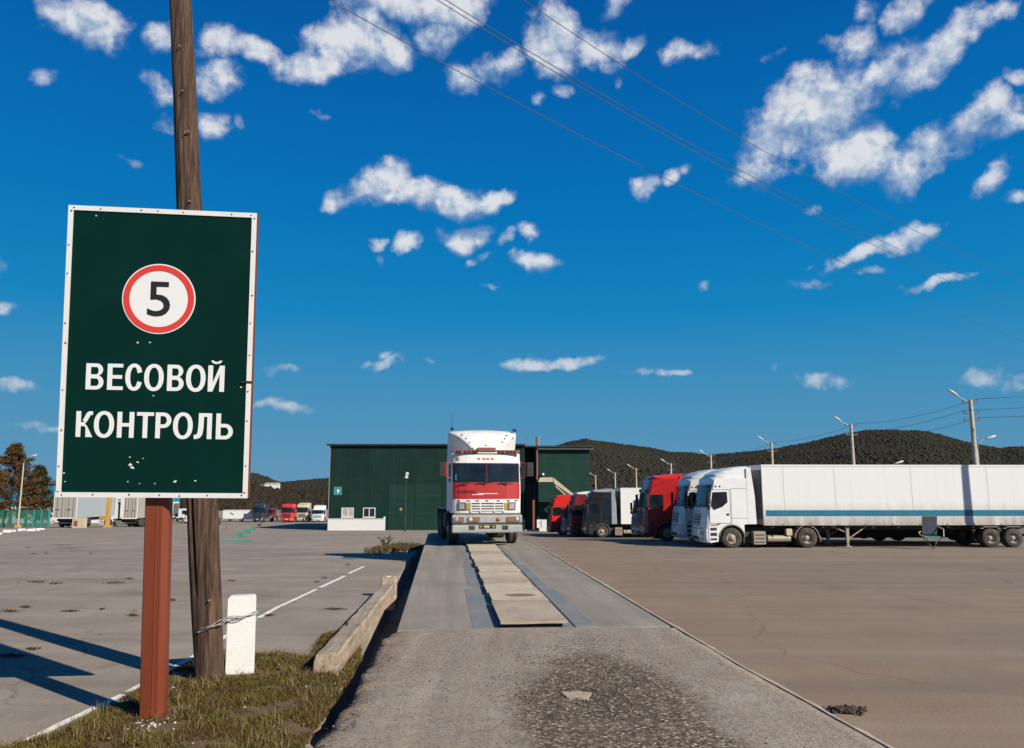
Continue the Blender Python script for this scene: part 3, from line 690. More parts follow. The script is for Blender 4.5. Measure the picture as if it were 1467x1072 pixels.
for k in range(3):
    pts = []
    ym = pb.y - .18; yw = cs.y - .045
    prof_ = [(Vector((pb.x - .165, pb.y + .0, .54 + .015 * k))), Vector((pb.x - .10, ym + .03, .56 + .012 * k)), Vector((pb.x - .0, ym, .60 + .012 * k)), Vector((pb.x + .11, ym + .05, .63 + .02 * k)), Vector((cs.x - ws / 2 - .0, yw - .045, .62 + .022 * k)), Vector((cs.x, yw - .012, .65 + .014 * k)), Vector((cs.x + ws / 2 + .006, yw + .07, .70 + .006 * k)), Vector((cs.x + ws / 2 - .03, cs.y + .24, .70 + .006 * k)), Vector((cs.x - ws / 2, cs.y + .25, .68)), Vector((pb.x + .1, pb.y + .22, .6)), Vector((pb.x - .12, pb.y + .16, .56)), Vector((pb.x - .165, pb.y + .0, .54 + .015 * k))]
    cl = catline(prof_, 90)
    for q_, p_ in enumerate(cl):
        p_.z += .010 * math.sin(q_ * .55 + k * 2.1); p_.y -= .006 * abs(math.sin(q_ * .55 + k * 2.1))
    b.tube(cl, .0052, 6)
tag(b.build('binding_wire', mat['steel']), 'twisted steel wire tying the concrete stub to the wooden pole', 'wire')
# ---------------------------------------------------------------- the green road sign
sb = on(217, 1032, .03)
SGN = thing('road_sign', 'tall green weigh control sign with white border on a red-brown post', 'sign', sb)
yaw, roll, pit = .1073, .0073, .1048
Rs = Matrix.Rotation(yaw, 3, 'Z') @ Matrix.Rotation(pit, 3, 'X') @ Matrix.Rotation(roll, 3, 'Y')
SGN.rotation_euler = Rs.to_euler()
ks = (sb.y - .43) / (7.193 - .12); SW, SH = 1.7026 * ks, 2.7021 * ks
cl_ = Rs.transposed() @ (Vector((-3.3049 * ks, (7.193 - .12) * ks, CZ + (3.3303 - CZ) * ks)) - sb)
yf = cl_.y                                    # front face of the board in the sign's own frame
x0, x1, z0, z1 = cl_.x - SW / 2, cl_.x + SW / 2, cl_.z - SH / 2, cl_.z + SH / 2
def son(px, py):
    """point of the sign face seen at a pixel, in the sign's frame"""
    o = Rs.transposed() @ (Vector((0, 0, CZ)) - sb); d = Rs.transposed() @ ray(px, py)
    p = o + d * ((yf - o.y) / d.y); return p.x, p.z
b = MB(); b.bb((x0 + .01, yf, z0 + .01), (x1 - .01, yf + .006, z1 - .01))
chips = [(187, 666, 5), (197, 662, 3), (190, 670, 4), (197, 491, 3), (215, 491, 2.5), (251, 690, 4), (183, 690, 1.5), (200, 693, 1.5), (222, 693, 1.5), (280, 689, 2), (92, 678, 2), (93, 690, 2), (220, 567, 2), (345, 555, 2), (100, 308, 1.5), (138, 309, 2), (186, 655, 1.6), (205, 657, 1.6)]
for (cx_, cy_, s) in chips:
    x, z = son(cx_, cy_); pts = []
    for k in range(7):
        a = k * 2 * math.pi / 7; r = s * .0047 * random.uniform(.35, 1.0); pts.append((x + r * 1.3 * math.cos(a), z + r * .8 * math.sin(a)))
    b.prism(pts, yf - .0022, yf + .001, 1)
b.build('sign_panel', [mat['signgreen'], mat['white']], SGN)
b = MB(); bw = .043; e = .010
for a_, c_ in (((x0, z0), (x1, z0 + bw)), ((x0, z1 - bw), (x1, z1)), ((x0, z0 + bw), (x0 + bw, z1 - bw))): b.bb((a_[0], yf - e, a_[1]), (c_[0], yf - .001, c_[1]))
zb = son(355, 548)[1]
b.bb((x1 - bw, yf - e, z0 + bw), (x1, yf - .001, zb - .012)); b.bb((x1 - bw, yf - e, zb + .012), (x1, yf - .001, z1 - bw))
for k in range(9):
    for xx in (x0 + bw / 2, x1 - bw / 2): 
        q = z0 + .05 + (SH - .1) * k / 8 + random.uniform(-.09, .09) * (0 < k < 8); b.cyl((xx + random.uniform(-.012, .012), yf - e - .004, q), (xx, yf - e + .001, q), .006, .006, 8, 1)
for k in range(7):
    for zz in (z0 + bw / 2, z1 - bw / 2):
        q = x0 + .05 + (SW - .1) * k / 6 + random.uniform(-.09, .09) * (0 < k < 6); b.cyl((q, yf - e - .004, zz + random.uniform(-.01, .01)), (q, yf - e + .001, zz), .006, .006, 8, 1)
b.bb((x1 - .09, yf - e - .006, zb - .006), (x1 + .01, yf - e + .004, zb + .006), 1)
b.build('border', [mat['white'], mat['chassis']], SGN)
b = MB()
for a_, c_ in (((x0, z0), (x1 + .008, z0 + .05)), ((x0, z1 - .05), (x1 + .008, z1)), ((x0, z0 + .05), (x0 + .05, z1 - .05)), ((x1 - .03, z0 + .05), (x1 + .008, z1 - .05))): b.bb((a_[0], yf + .007, a_[1]), (c_[0], yf + .045, c_[1]))
b.bb((x0 + .05, yf + .008, cl_.z - .03), (x1 - .03, yf + .05, cl_.z + .03)); b.build('back_frame', mat['rustpost'], SGN)
# post: folded channel, three faces to the front with a raised seam
tx, tz = son(220, 716); pw = .196; py0 = yf + .065
b = MB(); bx = (Rs.transposed() @ Vector((0, 0, 0))).x
def post_row(z):
    t = (z + .2) / (z1 - .3); x = 0 + (tx - 0) * min(1, (z + .2) / (tz + .2)); s = 1 + .05 * (1 - t)
    return [(x + u_ * s, py0 + w_, z) for u_, w_ in ((-pw / 2, .02), (-pw / 2 + .012, 0), (0.0, -.0), (.004, -.004), (.012, -.004), (.016, 0), (pw / 2 - .045, 0), (pw / 2, .045), (pw / 2, .14), (-pw / 2, .14))]
rows = []; zs_ = [-.25, .4, 1.0, 1.6, tz, z1 - .3]
for z in zs_: rows += post_row(z)
n_ = 10; b.add(rows, [(j * n_ + i, j * n_ + (i + 1) % n_, (j + 1) * n_ + (i + 1) % n_, (j + 1) * n_ + i) for j in range(len(zs_) - 1) for i in range(n_)] + [tuple(range(n_)), tuple(range((len(zs_) - 1) * n_, len(zs_) * n_))])
b.build('post', mat['rustpost'], SGN)
# roundel
(rx, rz), (ex, _), (_, ez) = son(228, 428.5), son(281, 428.5), son(228, 379); r_ = (abs(ex - rx) + abs(ez - rz)) / 2
def disc(name, r0, r1, y, m, par=SGN):
    b = MB(); n = 64; prof_ = [(r0, 0), (r1, 0), (r1, .003), (r0, .003), (r0, 0)] if r0 else [(0.0001, 0), (r1, 0), (r1, .003), (.0001, .003)]
    b.lathe(prof_, (rx, y, rz), n); b.sm = [False] * len(b.sm); o = b.build(name, m, par); return o
rd = disc('speed_roundel', 0, r_, yf - .005, mat['signwhite'])
disc('red_ring', r_ * .80, r_ * .965, yf - .008, mat['signred'], rd)
def letters(name, body, p0, p1, y, m, bold, par, dep=.004):
    """lettering stretched into the box between two pixels (lower left, upper right)"""
    (ax_, az_), (bx_, bz_) = son(*p0), son(*p1); me, (u0, u1, v0, v1) = text_mesh(body, 0, 0, 0, bold)
    for v in me.vertices:
        q = v.co.copy(); v.co = (ax_ + (q.x - u0) / (u1 - u0) * (bx_ - ax_), y - (q.z > 0) * .001 + .0, az_ + (q.y - v0) / (v1 - v0) * (bz_ - az_))
    me.materials.clear(); me.materials.append(m); me.update(); return link(name, me, par)
letters('digit', '5', (211, 453), (245.5, 404.5), yf - .0085, mat['letterblack'], .006, rd)
def ell(cx, cy, rx, ry, a0, a1, n=28, p=1.0): return [(cx + rx * math.copysign(abs(math.cos(R(a0 + (a1 - a0) * k / n))) ** p, math.cos(R(a0 + (a1 - a0) * k / n))), cy + ry * math.copysign(abs(math.sin(R(a0 + (a1 - a0) * k / n))) ** p, math.sin(R(a0 + (a1 - a0) * k / n)))) for k in range(n + 1)]
SX, SY = .178, .138                       # stem widths, in cap heights
def glyph(ch, w):
    """outlines of one bold grotesque capital: width w, height 1 (outer loop first, then holes)"""
    s, y = SX, SY
    if ch in 'О': return [ell(w / 2, .5, w / 2, .52, 0, 360, 40, .92)[:-1], ell(w / 2, .5, w / 2 - s, .52 - y, 0, 360, 40, .92)[:-1]]
    if ch == 'С':
        o = ell(w / 2 + .01, .5, w / 2 + .01, .52, 42, 318, 40, .95); i = ell(w / 2 + .01, .5, w / 2 + .01 - s, .52 - y, 318, 42, 40, .95)
        return [o + [(w + .0, .31)][:0] + [(w - .015, .30), (w - s + .0, .345)] + i[2:-2] + [(w - s + .0, .655), (w - .015, .70)]]
    if ch == 'Е': return [[(0, 0), (w, 0), (w, y), (s, y), (s, .43), (w * .93, .43), (w * .93, .43 + y), (s, .43 + y), (s, 1 - y), (w * .98, 1 - y), (w * .98, 1), (0, 1)]]
    if ch == 'Н': return [[(0, 0), (s, 0), (s, .43), (w - s, .43), (w - s, 0), (w, 0), (w, 1), (w - s, 1), (w - s, .43 + y), (s, .43 + y), (s, 1), (0, 1)]]
    if ch == 'Т': return [[(w / 2 - s / 2, 0), (w / 2 + s / 2, 0), (w / 2 + s / 2, 1 - y), (w, 1 - y), (w, 1), (0, 1), (0, 1 - y), (w / 2 - s / 2, 1 - y)]]
    if ch in 'РЬ':
        r = .30; o = [(0, 0), (s, 0), (s, 1 - 2 * r)] + ell(w - r, 1 - r, r, r, -90, 90, 20) + [(0, 1)]; i = [(s, 1 - 2 * r + y)] + ell(w - r, 1 - r, r - s * .95, r - y, -90, 90, 16) + [(s, 1 - y)]
        if ch == 'Р': return [o, i]
        return [[(x, 1 - z) for x, z in o], [(x, 1 - z) for x, z in i]]
    if ch == 'В':
        r1, r2 = .28, .24; m = 2 * r1
        o = [(0, 0)] + ell(w - r1, r1, r1, r1, -90, 68, 20) + ell(w - r2 - .03, 1 - r2, r2, r2, -62, 90, 18) + [(0, 1)]
        return [o, [(s, y)] + ell(w - r1, r1, r1 - s * .95, r1 - y * .98, -90, 90, 14) + [(s, 2 * r1 - y * .98)], [(s, 2 * r1 + .02)] + ell(w - r2 - .03, (2 * r1 + .02 + 1 - y) / 2, r2 - s * .9, (1 - y - 2 * r1 - .02) / 2, -90, 90, 12) + [(s, 1 - y)]]
    if ch == 'К': return [[(0, 0), (s, 0), (s, .42)] + [(.31, .42), (.36, .36), (w - .26, 0), (w, 0), (w - .20, .40), (w - .29, .52), (w - .20, .64), (w - .09, .86), (w - .01, .86), (w - .01, 1), (w - .16, 1), (w - .24, .93), (w - .38, .64), (.33, .575), (s, .575)] + [(s, 1), (0, 1)]]
    if ch == 'Л': return [[(w - s, 0), (w, 0), (w, 1), (.17, 1), (.165, .55), (.14, .25), (.10, .165), (0, .155), (0, 0), (.10, -.005), (.24, .05), (.32, .18), (.355, .42), (.365, 1 - y), (w - s, 1 - y)]]
    if ch == 'Й':
        o = [(0, 0), (s * .98, 0), (w - s, .66), (w - s, 0), (w, 0), (w, 1), (w - s * .98, 1), (s, .34), (s, 1), (0, 1)]
        c = w / 2; return [o, ell(c, 1.19, .20, .13, 180, 360, 14) + ell(c, 1.19, .105, .05, 360, 180, 14)]
def letter_row(chars, boxes, y0, y1, par, slope=0.0):
    """boxes: left and right pixel of every letter in the photo; y0, y1: baseline and cap line pixel at the first letter"""
    cu = bpy.data.curves.new('lettering', 'CURVE'); cu.dimensions = '2D'; cu.fill_mode = 'BOTH'; cu.extrude = .002; cu.resolution_u = 1
    xl = boxes[0][0]
    for ch, (xa_, xb_) in zip(chars, boxes):
        ya_ = y0 + slope * (xa_ - xl); (u0, v0), (u1, _), (_, v1) = son(xa_, ya_), son(xb_, ya_ + slope * (xb_ - xa_)), son(xa_, ya_ - (y0 - y1))
        hgt = v1 - v0; w = (u1 - u0) / hgt; tilt = (son(xb_, ya_ + slope * (xb_ - xa_))[1] - v0) / (u1 - u0)
        for lp in glyph(ch, w):
            sp_ = cu.splines.new('POLY'); sp_.points.add(len(lp) - 1); sp_.use_cyclic_u = True
            for pt_, (x, z) in zip(sp_.points, lp): pt_.co = (u0 + x * hgt, v0 + z * hgt + tilt * x * hgt, 0, 1)
    ob = bpy.data.objects.new('lettering', cu); COL.objects.link(ob); bpy.context.view_layer.update()
    me = bpy.data.meshes.new_from_object(ob.evaluated_get(bpy.context.evaluated_depsgraph_get())); bpy.data.objects.remove(ob)
    for v in me.vertices: q = v.co.copy(); v.co = (q.x, yf - .0035 - (q.z > 0) * .001, q.y)
    me.materials.clear(); me.materials.append(mat['signwhite']); me.update(); return link('lettering', me, par)
# each line follows the slight fall of the printed rows
letter_row('ВЕСОВОЙ', [(122.5, 148.0), (153.3, 176), (179, 203.5), (206, 234), (239, 262.8), (266, 294), (297.5, 321)], 558, 520.5, SGN, .018)
letter_row('КОНТРОЛЬ', [(108.3, 132.5), (134, 163), (167.3, 191.5), (195.2, 219.6), (222.2, 244.8), (247.4, 275.6), (277.5, 303), (309, 333.4)], 626, 589, SGN, .017)
# ---------------------------------------------------------------- lorries (front towards -X, front axle at x = 0, near side -Y)
PULL = [(0, 0), (.5, .008), (.8, .03), (1.0, .075), (1.12, .13), (1.2, .2), (1.25, .3)]
def pull(y, hw): return interp(abs(y) * 1.25 / hw, PULL)
def front_shift(x, y, hw, xf): return pull(y, hw) * max(0, min(1, (xf + .75 - x) / .6))
def loft(b, prof, hw, mi=0, drop=.10, dz=2.7, ys=(0, .35, .7, .95, 1.1, 1.19, 1.25), narrow=None):
    xf = min(p[0] for p in prof); ys = [y * hw / 1.25 for y in ys]; ys = [-y for y in ys[::-1]] + ys[1:]
    vs_ = []; n = len(prof)
    for y in ys:
        k = abs(y) / hw
        for x, z in prof:
            zz = z - drop * (k ** 8) * (z > dz); yy = y * (narrow(z) if narrow else 1)
            vs_.append((x + front_shift(x, y, hw, xf), yy, zz))
    m = len(ys)
    b.add(vs_, [tuple(range(n)), tuple(range((m - 1) * n, m * n))], mi)
    b.add(vs_, [(j * n + i, j * n + (i + 1) % n, (j + 1) * n + (i + 1) % n, (j + 1) * n + i) for j in range(m - 1) for i in range(n)], mi, False)
    return b
def patch(b, fr, hw, y0, y1, z0, z1, off, th=.02, mi=0, ny=8, nz=5):
    """piece of bodywork that follows the front of the cab; fr = [(x,z)...] from bottom to top"""
    xf = min(p[0] for p in fr); zx = [(z, x) for x, z in fr]
    def pt(y, z, o): 
        x = interp(z, zx); return (x + front_shift(x, y, hw, xf) - o, y, z)
    cand = sorted(set([s_ * q_ * hw / 1.25 for s_ in (-1, 1) for q_ in (0, .35, .7, .95, 1.1, 1.19, 1.25)]))
    ys_ = [y0] + [y for y in cand if min(y0, y1) + .004 < y < max(y0, y1) - .004][::1 if y1 > y0 else -1] + [y1]
    zs_ = [z0] + [z for z, x in zx if z0 + .004 < z < z1 - .004] + [z1]; ny, nz = len(ys_) - 1, len(zs_) - 1
    g = [[pt(y, z, o) for y in ys_] for o in (off, off - th) for z in zs_]
    vs_ = [p for r in g for p in r]; n = ny + 1; o2 = (nz + 1) * n
    fs = [(j * n + i, j * n + i + 1, (j + 1) * n + i + 1, (j + 1) * n + i) for j in range(nz) for i in range(ny)]
    fs += [tuple(q + o2 for q in f_[::-1]) for f_ in fs]
    rim_ = [i for i in range(n)] + [j * n + ny for j in range(1, nz + 1)] + [nz * n + i for i in range(ny - 1, -1, -1)] + [j * n for j in range(nz - 1, 0, -1)]
    fs += [(rim_[i], rim_[(i + 1) % len(rim_)], rim_[(i + 1) % len(rim_)] + o2, rim_[i] + o2) for i in range(len(rim_))]
    return b.add(vs_, fs, mi)
def arch(c, r, a0, a1, n=12): return [(c[0] + r * math.cos(R(a0 + (a1 - a0) * k / n)), c[1] + r * math.sin(R(a0 + (a1 - a0) * k / n))) for k in range(n + 1)]
def wheel(par, x, y, r=.5, w=.32, side=-1, dished=False, n=32, tyre=None):
    """tyre with a rim as its sub-part; side = which way the outer face looks"""
    t = MB(); s = side; k = r / .5
    t.lathe([(.27 * k, -w / 2), (.42 * k, -w / 2), (.485 * k, -w * .42), (r, -w * .3), (r, -w * .06), (r - .012, -w * .05), (r - .012, w * .05), (r, w * .06), (r, w * .3), (.485 * k, w * .42), (.42 * k, w / 2), (.38 * k, w / 2 + .004), (.27 * k, w / 2 - .01), (.27 * k, -w / 2)], (x, y, r), n)
    o = t.build('wheel', tyre or mat['rubber'], par)
    q = MB(); e = s * w / 2
    pr = [(.29 * k, e), (.275 * k, e - s * .012), (.255 * k, e - s * .05)]
    pr += [(.22 * k, e - s * .17), (.12 * k, e - s * .19), (.115 * k, e - s * .08), (.08 * k, e - s * .05), (.0005, e - s * .05)] if dished else [(.20 * k, e - s * .07), (.15 * k, e - s * .012), (.105 * k, e - s * .0), (.10 * k, e + s * .035), (.06 * k, e + s * .05), (.0005, e + s * .05)]
    q.lathe(pr, (x, y, r), n)
    for i in range(10):
        a = 2 * math.pi * i / 10; yy = e - s * (.17 if dished else .01)
        q.cyl((x + .172 * k * math.cos(a), y + yy, r + .172 * k * math.sin(a)), (x + .172 * k * math.cos(a), y + yy + s * .025, r + .172 * k * math.sin(a)), .014, n=6)
        if not dished and i % 2 == 0: q.cyl((x + .225 * k * math.cos(a), y + e - s * .07, r + .225 * k * math.sin(a)), (x + .225 * k * math.cos(a), y + e - s * .05, r + .225 * k * math.sin(a)), .026, n=8, mi=1)
    q.build('rim', [mat['rim'] if tyre is None else mat['chassis'], mat['chassis']], o)  # rims of the shade-darkened tyres are painted dark as well
    return o
def guard(b, x, r, y0, y1, a0=10, a1=170, th=.03, wr=.5):
    o_, i_ = arch((x, wr), r + th, a0, a1, 14), arch((x, wr), r, a0, a1, 14)
    for k in range(14): b.prism([o_[k], o_[k + 1], i_[k + 1], i_[k]], y0, y1)
STY = {
 # front outline bottom -> top, roof -> rear, level of the sills
 'sleek': dict(front=[(-1.36, .27), (-1.42, .5), (-1.41, .95), (-1.37, 1.35), (-1.31, 1.75), (-1.26, 2.0), (-1.03, 2.86), (-.97, 3.08), (-.90, 3.38)], roof=[(-.74, 3.46), (-.2, 3.5), (.74, 3.5), (.8, 3.45)], sill=1.16, ws=(2.02, 2.84), vis=(2.87, 3.06), gr=(1.1, 1.62, .60), win=[(-1.0, 2.04), (-.9, 2.70), (-.18, 2.72), (-.16, 2.22), (-.42, 2.0), (-.86, 1.83)], door=[(-1.05, 1.22), (-1.05, 2.1), (-.93, 2.80), (-.05, 2.82), (-.04, 1.22)]),
 'tall': dict(front=[(-1.40, .30), (-1.45, .5), (-1.44, .95), (-1.41, 1.35), (-1.36, 1.75), (-1.32, 2.0), (-1.16, 2.84), (-1.10, 3.05), (-.98, 3.45), (-.86, 3.62)], roof=[(-.55, 3.72), (-.1, 3.76), (.74, 3.76), (.8, 3.7)], sill=1.1, ws=(2.0, 2.82), vis=(2.86, 3.05), gr=(.95, 1.75, .78), win=[(-1.08, 2.0), (-1.0, 2.72), (-.2, 2.74), (-.18, 1.95), (-.9, 1.86)], door=[(-1.1, 1.2), (-1.1, 2.1), (-1.02, 2.82), (-.08, 2.84), (-.07, 1.2)]),
 'low': dict(front=[(-1.30, .35), (-1.34, .5), (-1.33, .95), (-1.31, 1.3), (-1.28, 1.6), (-1.24, 1.8), (-1.10, 2.52), (-1.02, 2.66)], roof=[(-.85, 2.74), (-.3, 2.78), (.44, 2.78), (.5, 2.72)], sill=1.05, ws=(1.78, 2.5), vis=(2.53, 2.64), gr=(.95, 1.45, .8), win=[(-1.0, 1.8), (-.93, 2.45), (-.18, 2.47), (-.16, 1.75), (-.9, 1.68)], door=[(-1.05, 1.1), (-1.05, 1.9), (-.96, 2.55), (-.08, 2.57), (-.07, 1.1)])}
def lorry(label, cat, paint, loc, rz, group, style='sleek', fairing=None, trailer=None, stripe=None, tl=13.7, hw=1.25, z_sc=1.0, mural=None, mirrors=True, trim=None, gap=None, gmat=None, bmat=None, det=True, woff=0):
    S = STY[style]; t = thing('lorry' if trailer else 'truck_tractor', label, cat, loc, rz, group)
    fr = S['front']; rear = S['roof'][-1][0]
    ar = arch((0, .5), .66, 20, 165, 12)
    prof = fr + S['roof'] + [(rear, S['sill'])] + ([(.62, S['sill'] - .02)] if rear > .64 else []) + ar + [(-.68, .34)]
    b = MB(); loft(b, prof, hw, dz=S['vis'][0]); cab = b.build('cab', paint, t, bevel=.012)
    b = MB(); patch(b, fr, hw, -hw * .91, hw * .91, *S['ws'], .012); b.build('windscreen', mat['glassblue' if style == 'sleek' else 'glass'], t)
    b = MB(); patch(b, fr, hw, -hw * .93, hw * .93, S['ws'][0] - .05, S['ws'][0], .016, .03); 
    for s in (-1, 1): b.cyl((interp(S['ws'][0], [(z, x) for x, z in fr]) - .03, .1 * s, S['ws'][0] + .0), (interp(S['ws'][0] + .12, [(z, x) for x, z in fr]) - .035, .75 * s + .2, S['ws'][0] + .13), .012, n=6)
    b.build('wiper', mat['black'], t)
    b = MB(); v0, v1 = S['vis']; patch(b, fr, hw, -hw * .95, hw * .95, v0, v1, .10, .12); b.build('sun_visor', mat['glass'] if style != 'low' else paint, t, bevel=.01)
    g0, g1, gy = S['gr']
    b = MB(); patch(b, fr, hw, -gy, gy, g0, g1, .012); 
    for k in range(4):
        z = g0 + (g1 - g0) * (k + .5) / 4; patch(b, fr, hw, -gy + .03, gy - .03, z - .025, z + .025, .028, .02, 1)
    b.build('grille', [mat['grille'], gmat or paint], t)
    b = MB(); patch(b, fr, hw, -.09, .09, g1 + .06, g1 + .16, .02); b.build('badge', mat['steel'], t)
    b = MB(); patch(b, fr, hw, -hw * .97, hw * .97, .32, .92, .035, .05); patch(b, fr, hw, -.55, .55, .40, .56, .045, .03, 1)
    patch(b, fr, hw, -hw * .955, hw * .955, .905, .94, .04, .03, 1); b.build('bumper', [bmat or paint, mat['grille']], t, bevel=.008)
    b = MB(); patch(b, fr, hw, -.27, .27, .60, .72, .05, .02); b.build('number_plate', mat['white'], t)
    for s in (-1, 1):
        b = MB(); patch(b, fr, hw, s * hw * .62, s * hw * .92, .62, .82, .048, .03); b.build('headlight', mat['lens'], t)
        b = MB(); patch(b, fr, hw, s * hw * .70, s * hw * .84, .40, .52, .048, .03); b.build('fog_light', mat['lens'], t)
        ya, yb = sorted((s * (hw - .02), s * (hw + .006)))
        b = MB(); b.prism(S['door'], ya, yb); d = b.build('door', paint, t)
        cxd = sum(p[0] for p in S['door']) / len(S['door']); czd = sum(p[1] for p in S['door']) / len(S['door'])
        b = MB(); b.prism([(cxd + (x - cxd) * 1.05, czd + (z - czd) * 1.028) for x, z in S['door']], *sorted((s * (hw - .02), s * (hw + .003)))); b.build('door_seal', mat['grille'], d)
        if det:
            for (xa_, xb_, za_, zb_) in ((.02, rear - .03, S['sill'] + .28, S['sill'] + .30), (.02, rear - .03, S['vis'][0], S['vis'][0] + .018), (.02, .035, S['sill'], S['vis'][0])): b = MB(); b.bb((xa_, s * (hw - .01), za_), (xb_, s * (hw + .003), zb_)); b.build('panel_seam', mat['gray'], d)
        ya, yb = sorted((s * (hw - .01), s * (hw + .010)))
        b = MB(); b.prism(S['win'], ya, yb); b.build('side_window', mat['glass'], d)
        ya, yb = sorted((s * (hw - .01), s * (hw + .02)))
        b = MB(); b.rbox((-.24, ya, S['door'][0][1] + .36), (-.10, yb, S['door'][0][1] + .46), .03, axis=1); b.build('handle', mat['black'], d)
        ya, yb = sorted((s * (hw - .25), s * (hw - .002)))
        b = MB(); 
        for k in range(3): b.bb((-1.08 + .02 * k, ya, .36 + .26 * k), (-.70 + .015 * k, yb + s * .004 * (s > 0), .48 + .26 * k))
        b.bb((-1.02, ya + .03, .34), (-.70, yb - .03, 1.1), 1); b.build('cab_step', [paint, mat['grille']], t)
        b = MB()
        for za_, zb_ in ((.40, .50), (.60, .76), (.86, 1.0)): b.bb((-1.06, s * (hw - .01), za_), (-.74, s * (hw + .004), zb_))
        b.prism([(-1.04, 1.10), (-.70, 1.10), (-.52, 1.20), (-.62, 1.20), (-.76, 1.145), (-1.04, 1.15)], *sorted((s * (hw - .01), s * (hw + .008)))); b.build('step_recess', mat['grille'], t)
        if style == 'sleek':
            for x_ in (-.72, -.52): b = MB(); b.lathe([(.0005, 0), (.045, 0), (.045, s * .02), (.0005, s * .025)], (x_, s * (hw - .008), 2.98), 10); b.build('side_lamp', mat['black'], t)
        b = MB(); guard(b, 0, .60, *sorted((s * (hw - .22), s * (hw + .03))), 5, 172, .05); b.bb((.56, s * (hw - .3), .25), (.585, s * hw, .78)); b.build('mudguard', mat['gray'], t)
        wheel(t, 0, s * (hw - .18), .5, .32, s)
        for (xw) in (3.72,):
            wheel(t, xw, s * (hw - .30), .5, .56, s, True, tyre=None if det else mat['shadetyre'])
        b = MB(); guard(b, 3.72, .58, *sorted((s * (hw - .6), s * (hw - .02))), 0, 180, .03); b.bb((4.36, s * (hw - .55), .3), (4.38, s * (hw - .05), .6)); b.build('mudguard', mat['tank'], t)
        if mirrors:
            b = MB(); y = s * (hw + .22); xm = S['win'][0][0] - .12; zt = S['win'][1][1]
            b.rbox((xm - .10, y - .11, zt - .55), (xm + .04, y + .11, zt + .0), .03); b.rbox((xm - .10, y - .10, zt - .82), (xm + .02, y + .10, zt - .58), .03)
            b.cyl((xm, y, zt - .02), (xm + .1, s * (hw - .02), zt + .02), .018, n=6); b.cyl((xm, y, zt - .8), (xm + .1, s * (hw - .02), zt - .82), .018, n=6); b.build('mirror', mat['black'] if not trim else trim, t, bevel=.01)
        ya, yb = sorted((s * (hw - .42), s * (hw - .03)))
        b = MB(); b.rbox((1.08, ya, .20), (1.66, yb, .82), .04, axis=1)
        for k in range(3): b.bb((1.14, s * (hw - .05), .28 + .17 * k), (1.60, s * (hw - .022), .33 + .17 * k), 1)
        b.build('battery_box', [mat['tank'], mat['chassis']], t)
        ya, yb = sorted((s * (hw - .70), s * (hw - .08)))
        b = MB(); b.rbox((1.80, ya, .30), (2.92, yb, .62), .12, axis=0); b.bb((2.0, ya + .01, .28), (2.05, yb - .01, .635), 1); b.bb((2.7, ya + .01, .28), (2.75, yb - .01, .635), 1); b.build('fuel_tank', [mat['tank'], mat['chassis']], t)
        b = MB(); b.rbox((2.70, s * (hw - .28), .62), (2.98, s * (hw - .04), .94), .04, axis=1); b.build('air_tank', mat['beige'], t)
    if mural:
        for s in (-1, 1):
            b = MB(); b.prism([(-.02, 1.25), (-.02, 3.4), (.76, 3.5), (.76, 1.25)], *sorted((s * (hw - .01), s * (hw + .007))))
            b.build('side_mural', mural, t)
    if fairing:
        top = S['roof'][2][1]; zt = {'sleek': 3.98, 'tall': 3.98, 'low': 3.5}[style]
        b = MB(); loft(b, [(-.80, top - .05), (-.70, top + .08), (-.35, top + (zt - top) * .52), (.2, top + (zt - top) * .86), (.78, zt), (1.0, zt - .02), (1.0, top - .06)], hw * .94, drop=.13, dz=top); b.build('roof_fairing', fairing, t, bevel=.015)
        for s in (-1, 1):
            b = MB(); b.prism([(rear + .012, S['sill']), (rear + .44, S['sill']), (rear + .40, top * .72), (rear + .24, zt - .06), (rear + .02, zt - .12)], *sorted((s * (hw - .10), s * (hw - .006)))); b.build('side_fairing', fairing, t, bevel=.008)
    b = MB()
    for s in (-1, 1): b.bb((-.6, s * .38, .72), (4.9, s * .46, .98))
    for x in (.9, 2.2, 3.3, 4.6): b.bb((x, -.37, .76), (x + .12, .37, .94))
    b.bb((-.55, -.9, .36), (1.0, .9, .78)); b.bb((1.0, -.34, .45), (3.4, .34, .75)); b.cyl((3.72, -.9, .5), (3.72, .9, .5), .09); b.cyl((0, -1.0, .5), (0, 1.0, .5), .07); b.bb((3.3, -.5, 1.0), (4.2, .5, 1.08))
    b.build('chassis', mat['chassis'], t)
    if trailer:
        xa, xb, z0, z1 = 1.58, 1.58 + tl, 1.10, 4.03
        b = MB(); b.bb((xa, -1.27, z0 + .02), (xb, 1.27, z1)); tb = b.build('trailer_box', trailer, t, bevel=.02)
        b = MB()
        for s in (-1, 1):
            for za, zb_ in ((z0, z0 + .13), (z1 - .08, z1 + .012)): b.bb((xa - .01, s * 1.262, za), (xb + .01, s * 1.286, zb_))
            for x in (xa - .01, xb - .07): b.bb((x, s * 1.262, z0 + .13), (x + .08, s * 1.286, z1 - .08))
        for s in (-1, 1): b.bb((xa - .012, s * 1.20, z0), (xa + .0, s * 1.26, z1))
        b.bb((xa - .012, -1.2, z1 - .1), (xa, 1.2, z1 + .01))
        b.build('edge_rail', gap or mat['trailer'], tb)
        if det:
            for s in (-1, 1):
                x = xa + 1.05
                while x < xb - .5:
                    b = MB(); b.bb((x, s * 1.267, z0 + .131), (x + .022, s * 1.2725, z1 - .081)); b.build('panel_seam', mat['trailer2'] if round(x) % 2 else trailer, tb); x += 1.28
            for k in range(10):
                b = MB(); x = xa + .9 + 1.36 * k; b.bb((x, -1.30, z0 + .03), (x + .08, -1.284, z0 + .07)); b.build('side_marker', mat['amber'], tb)
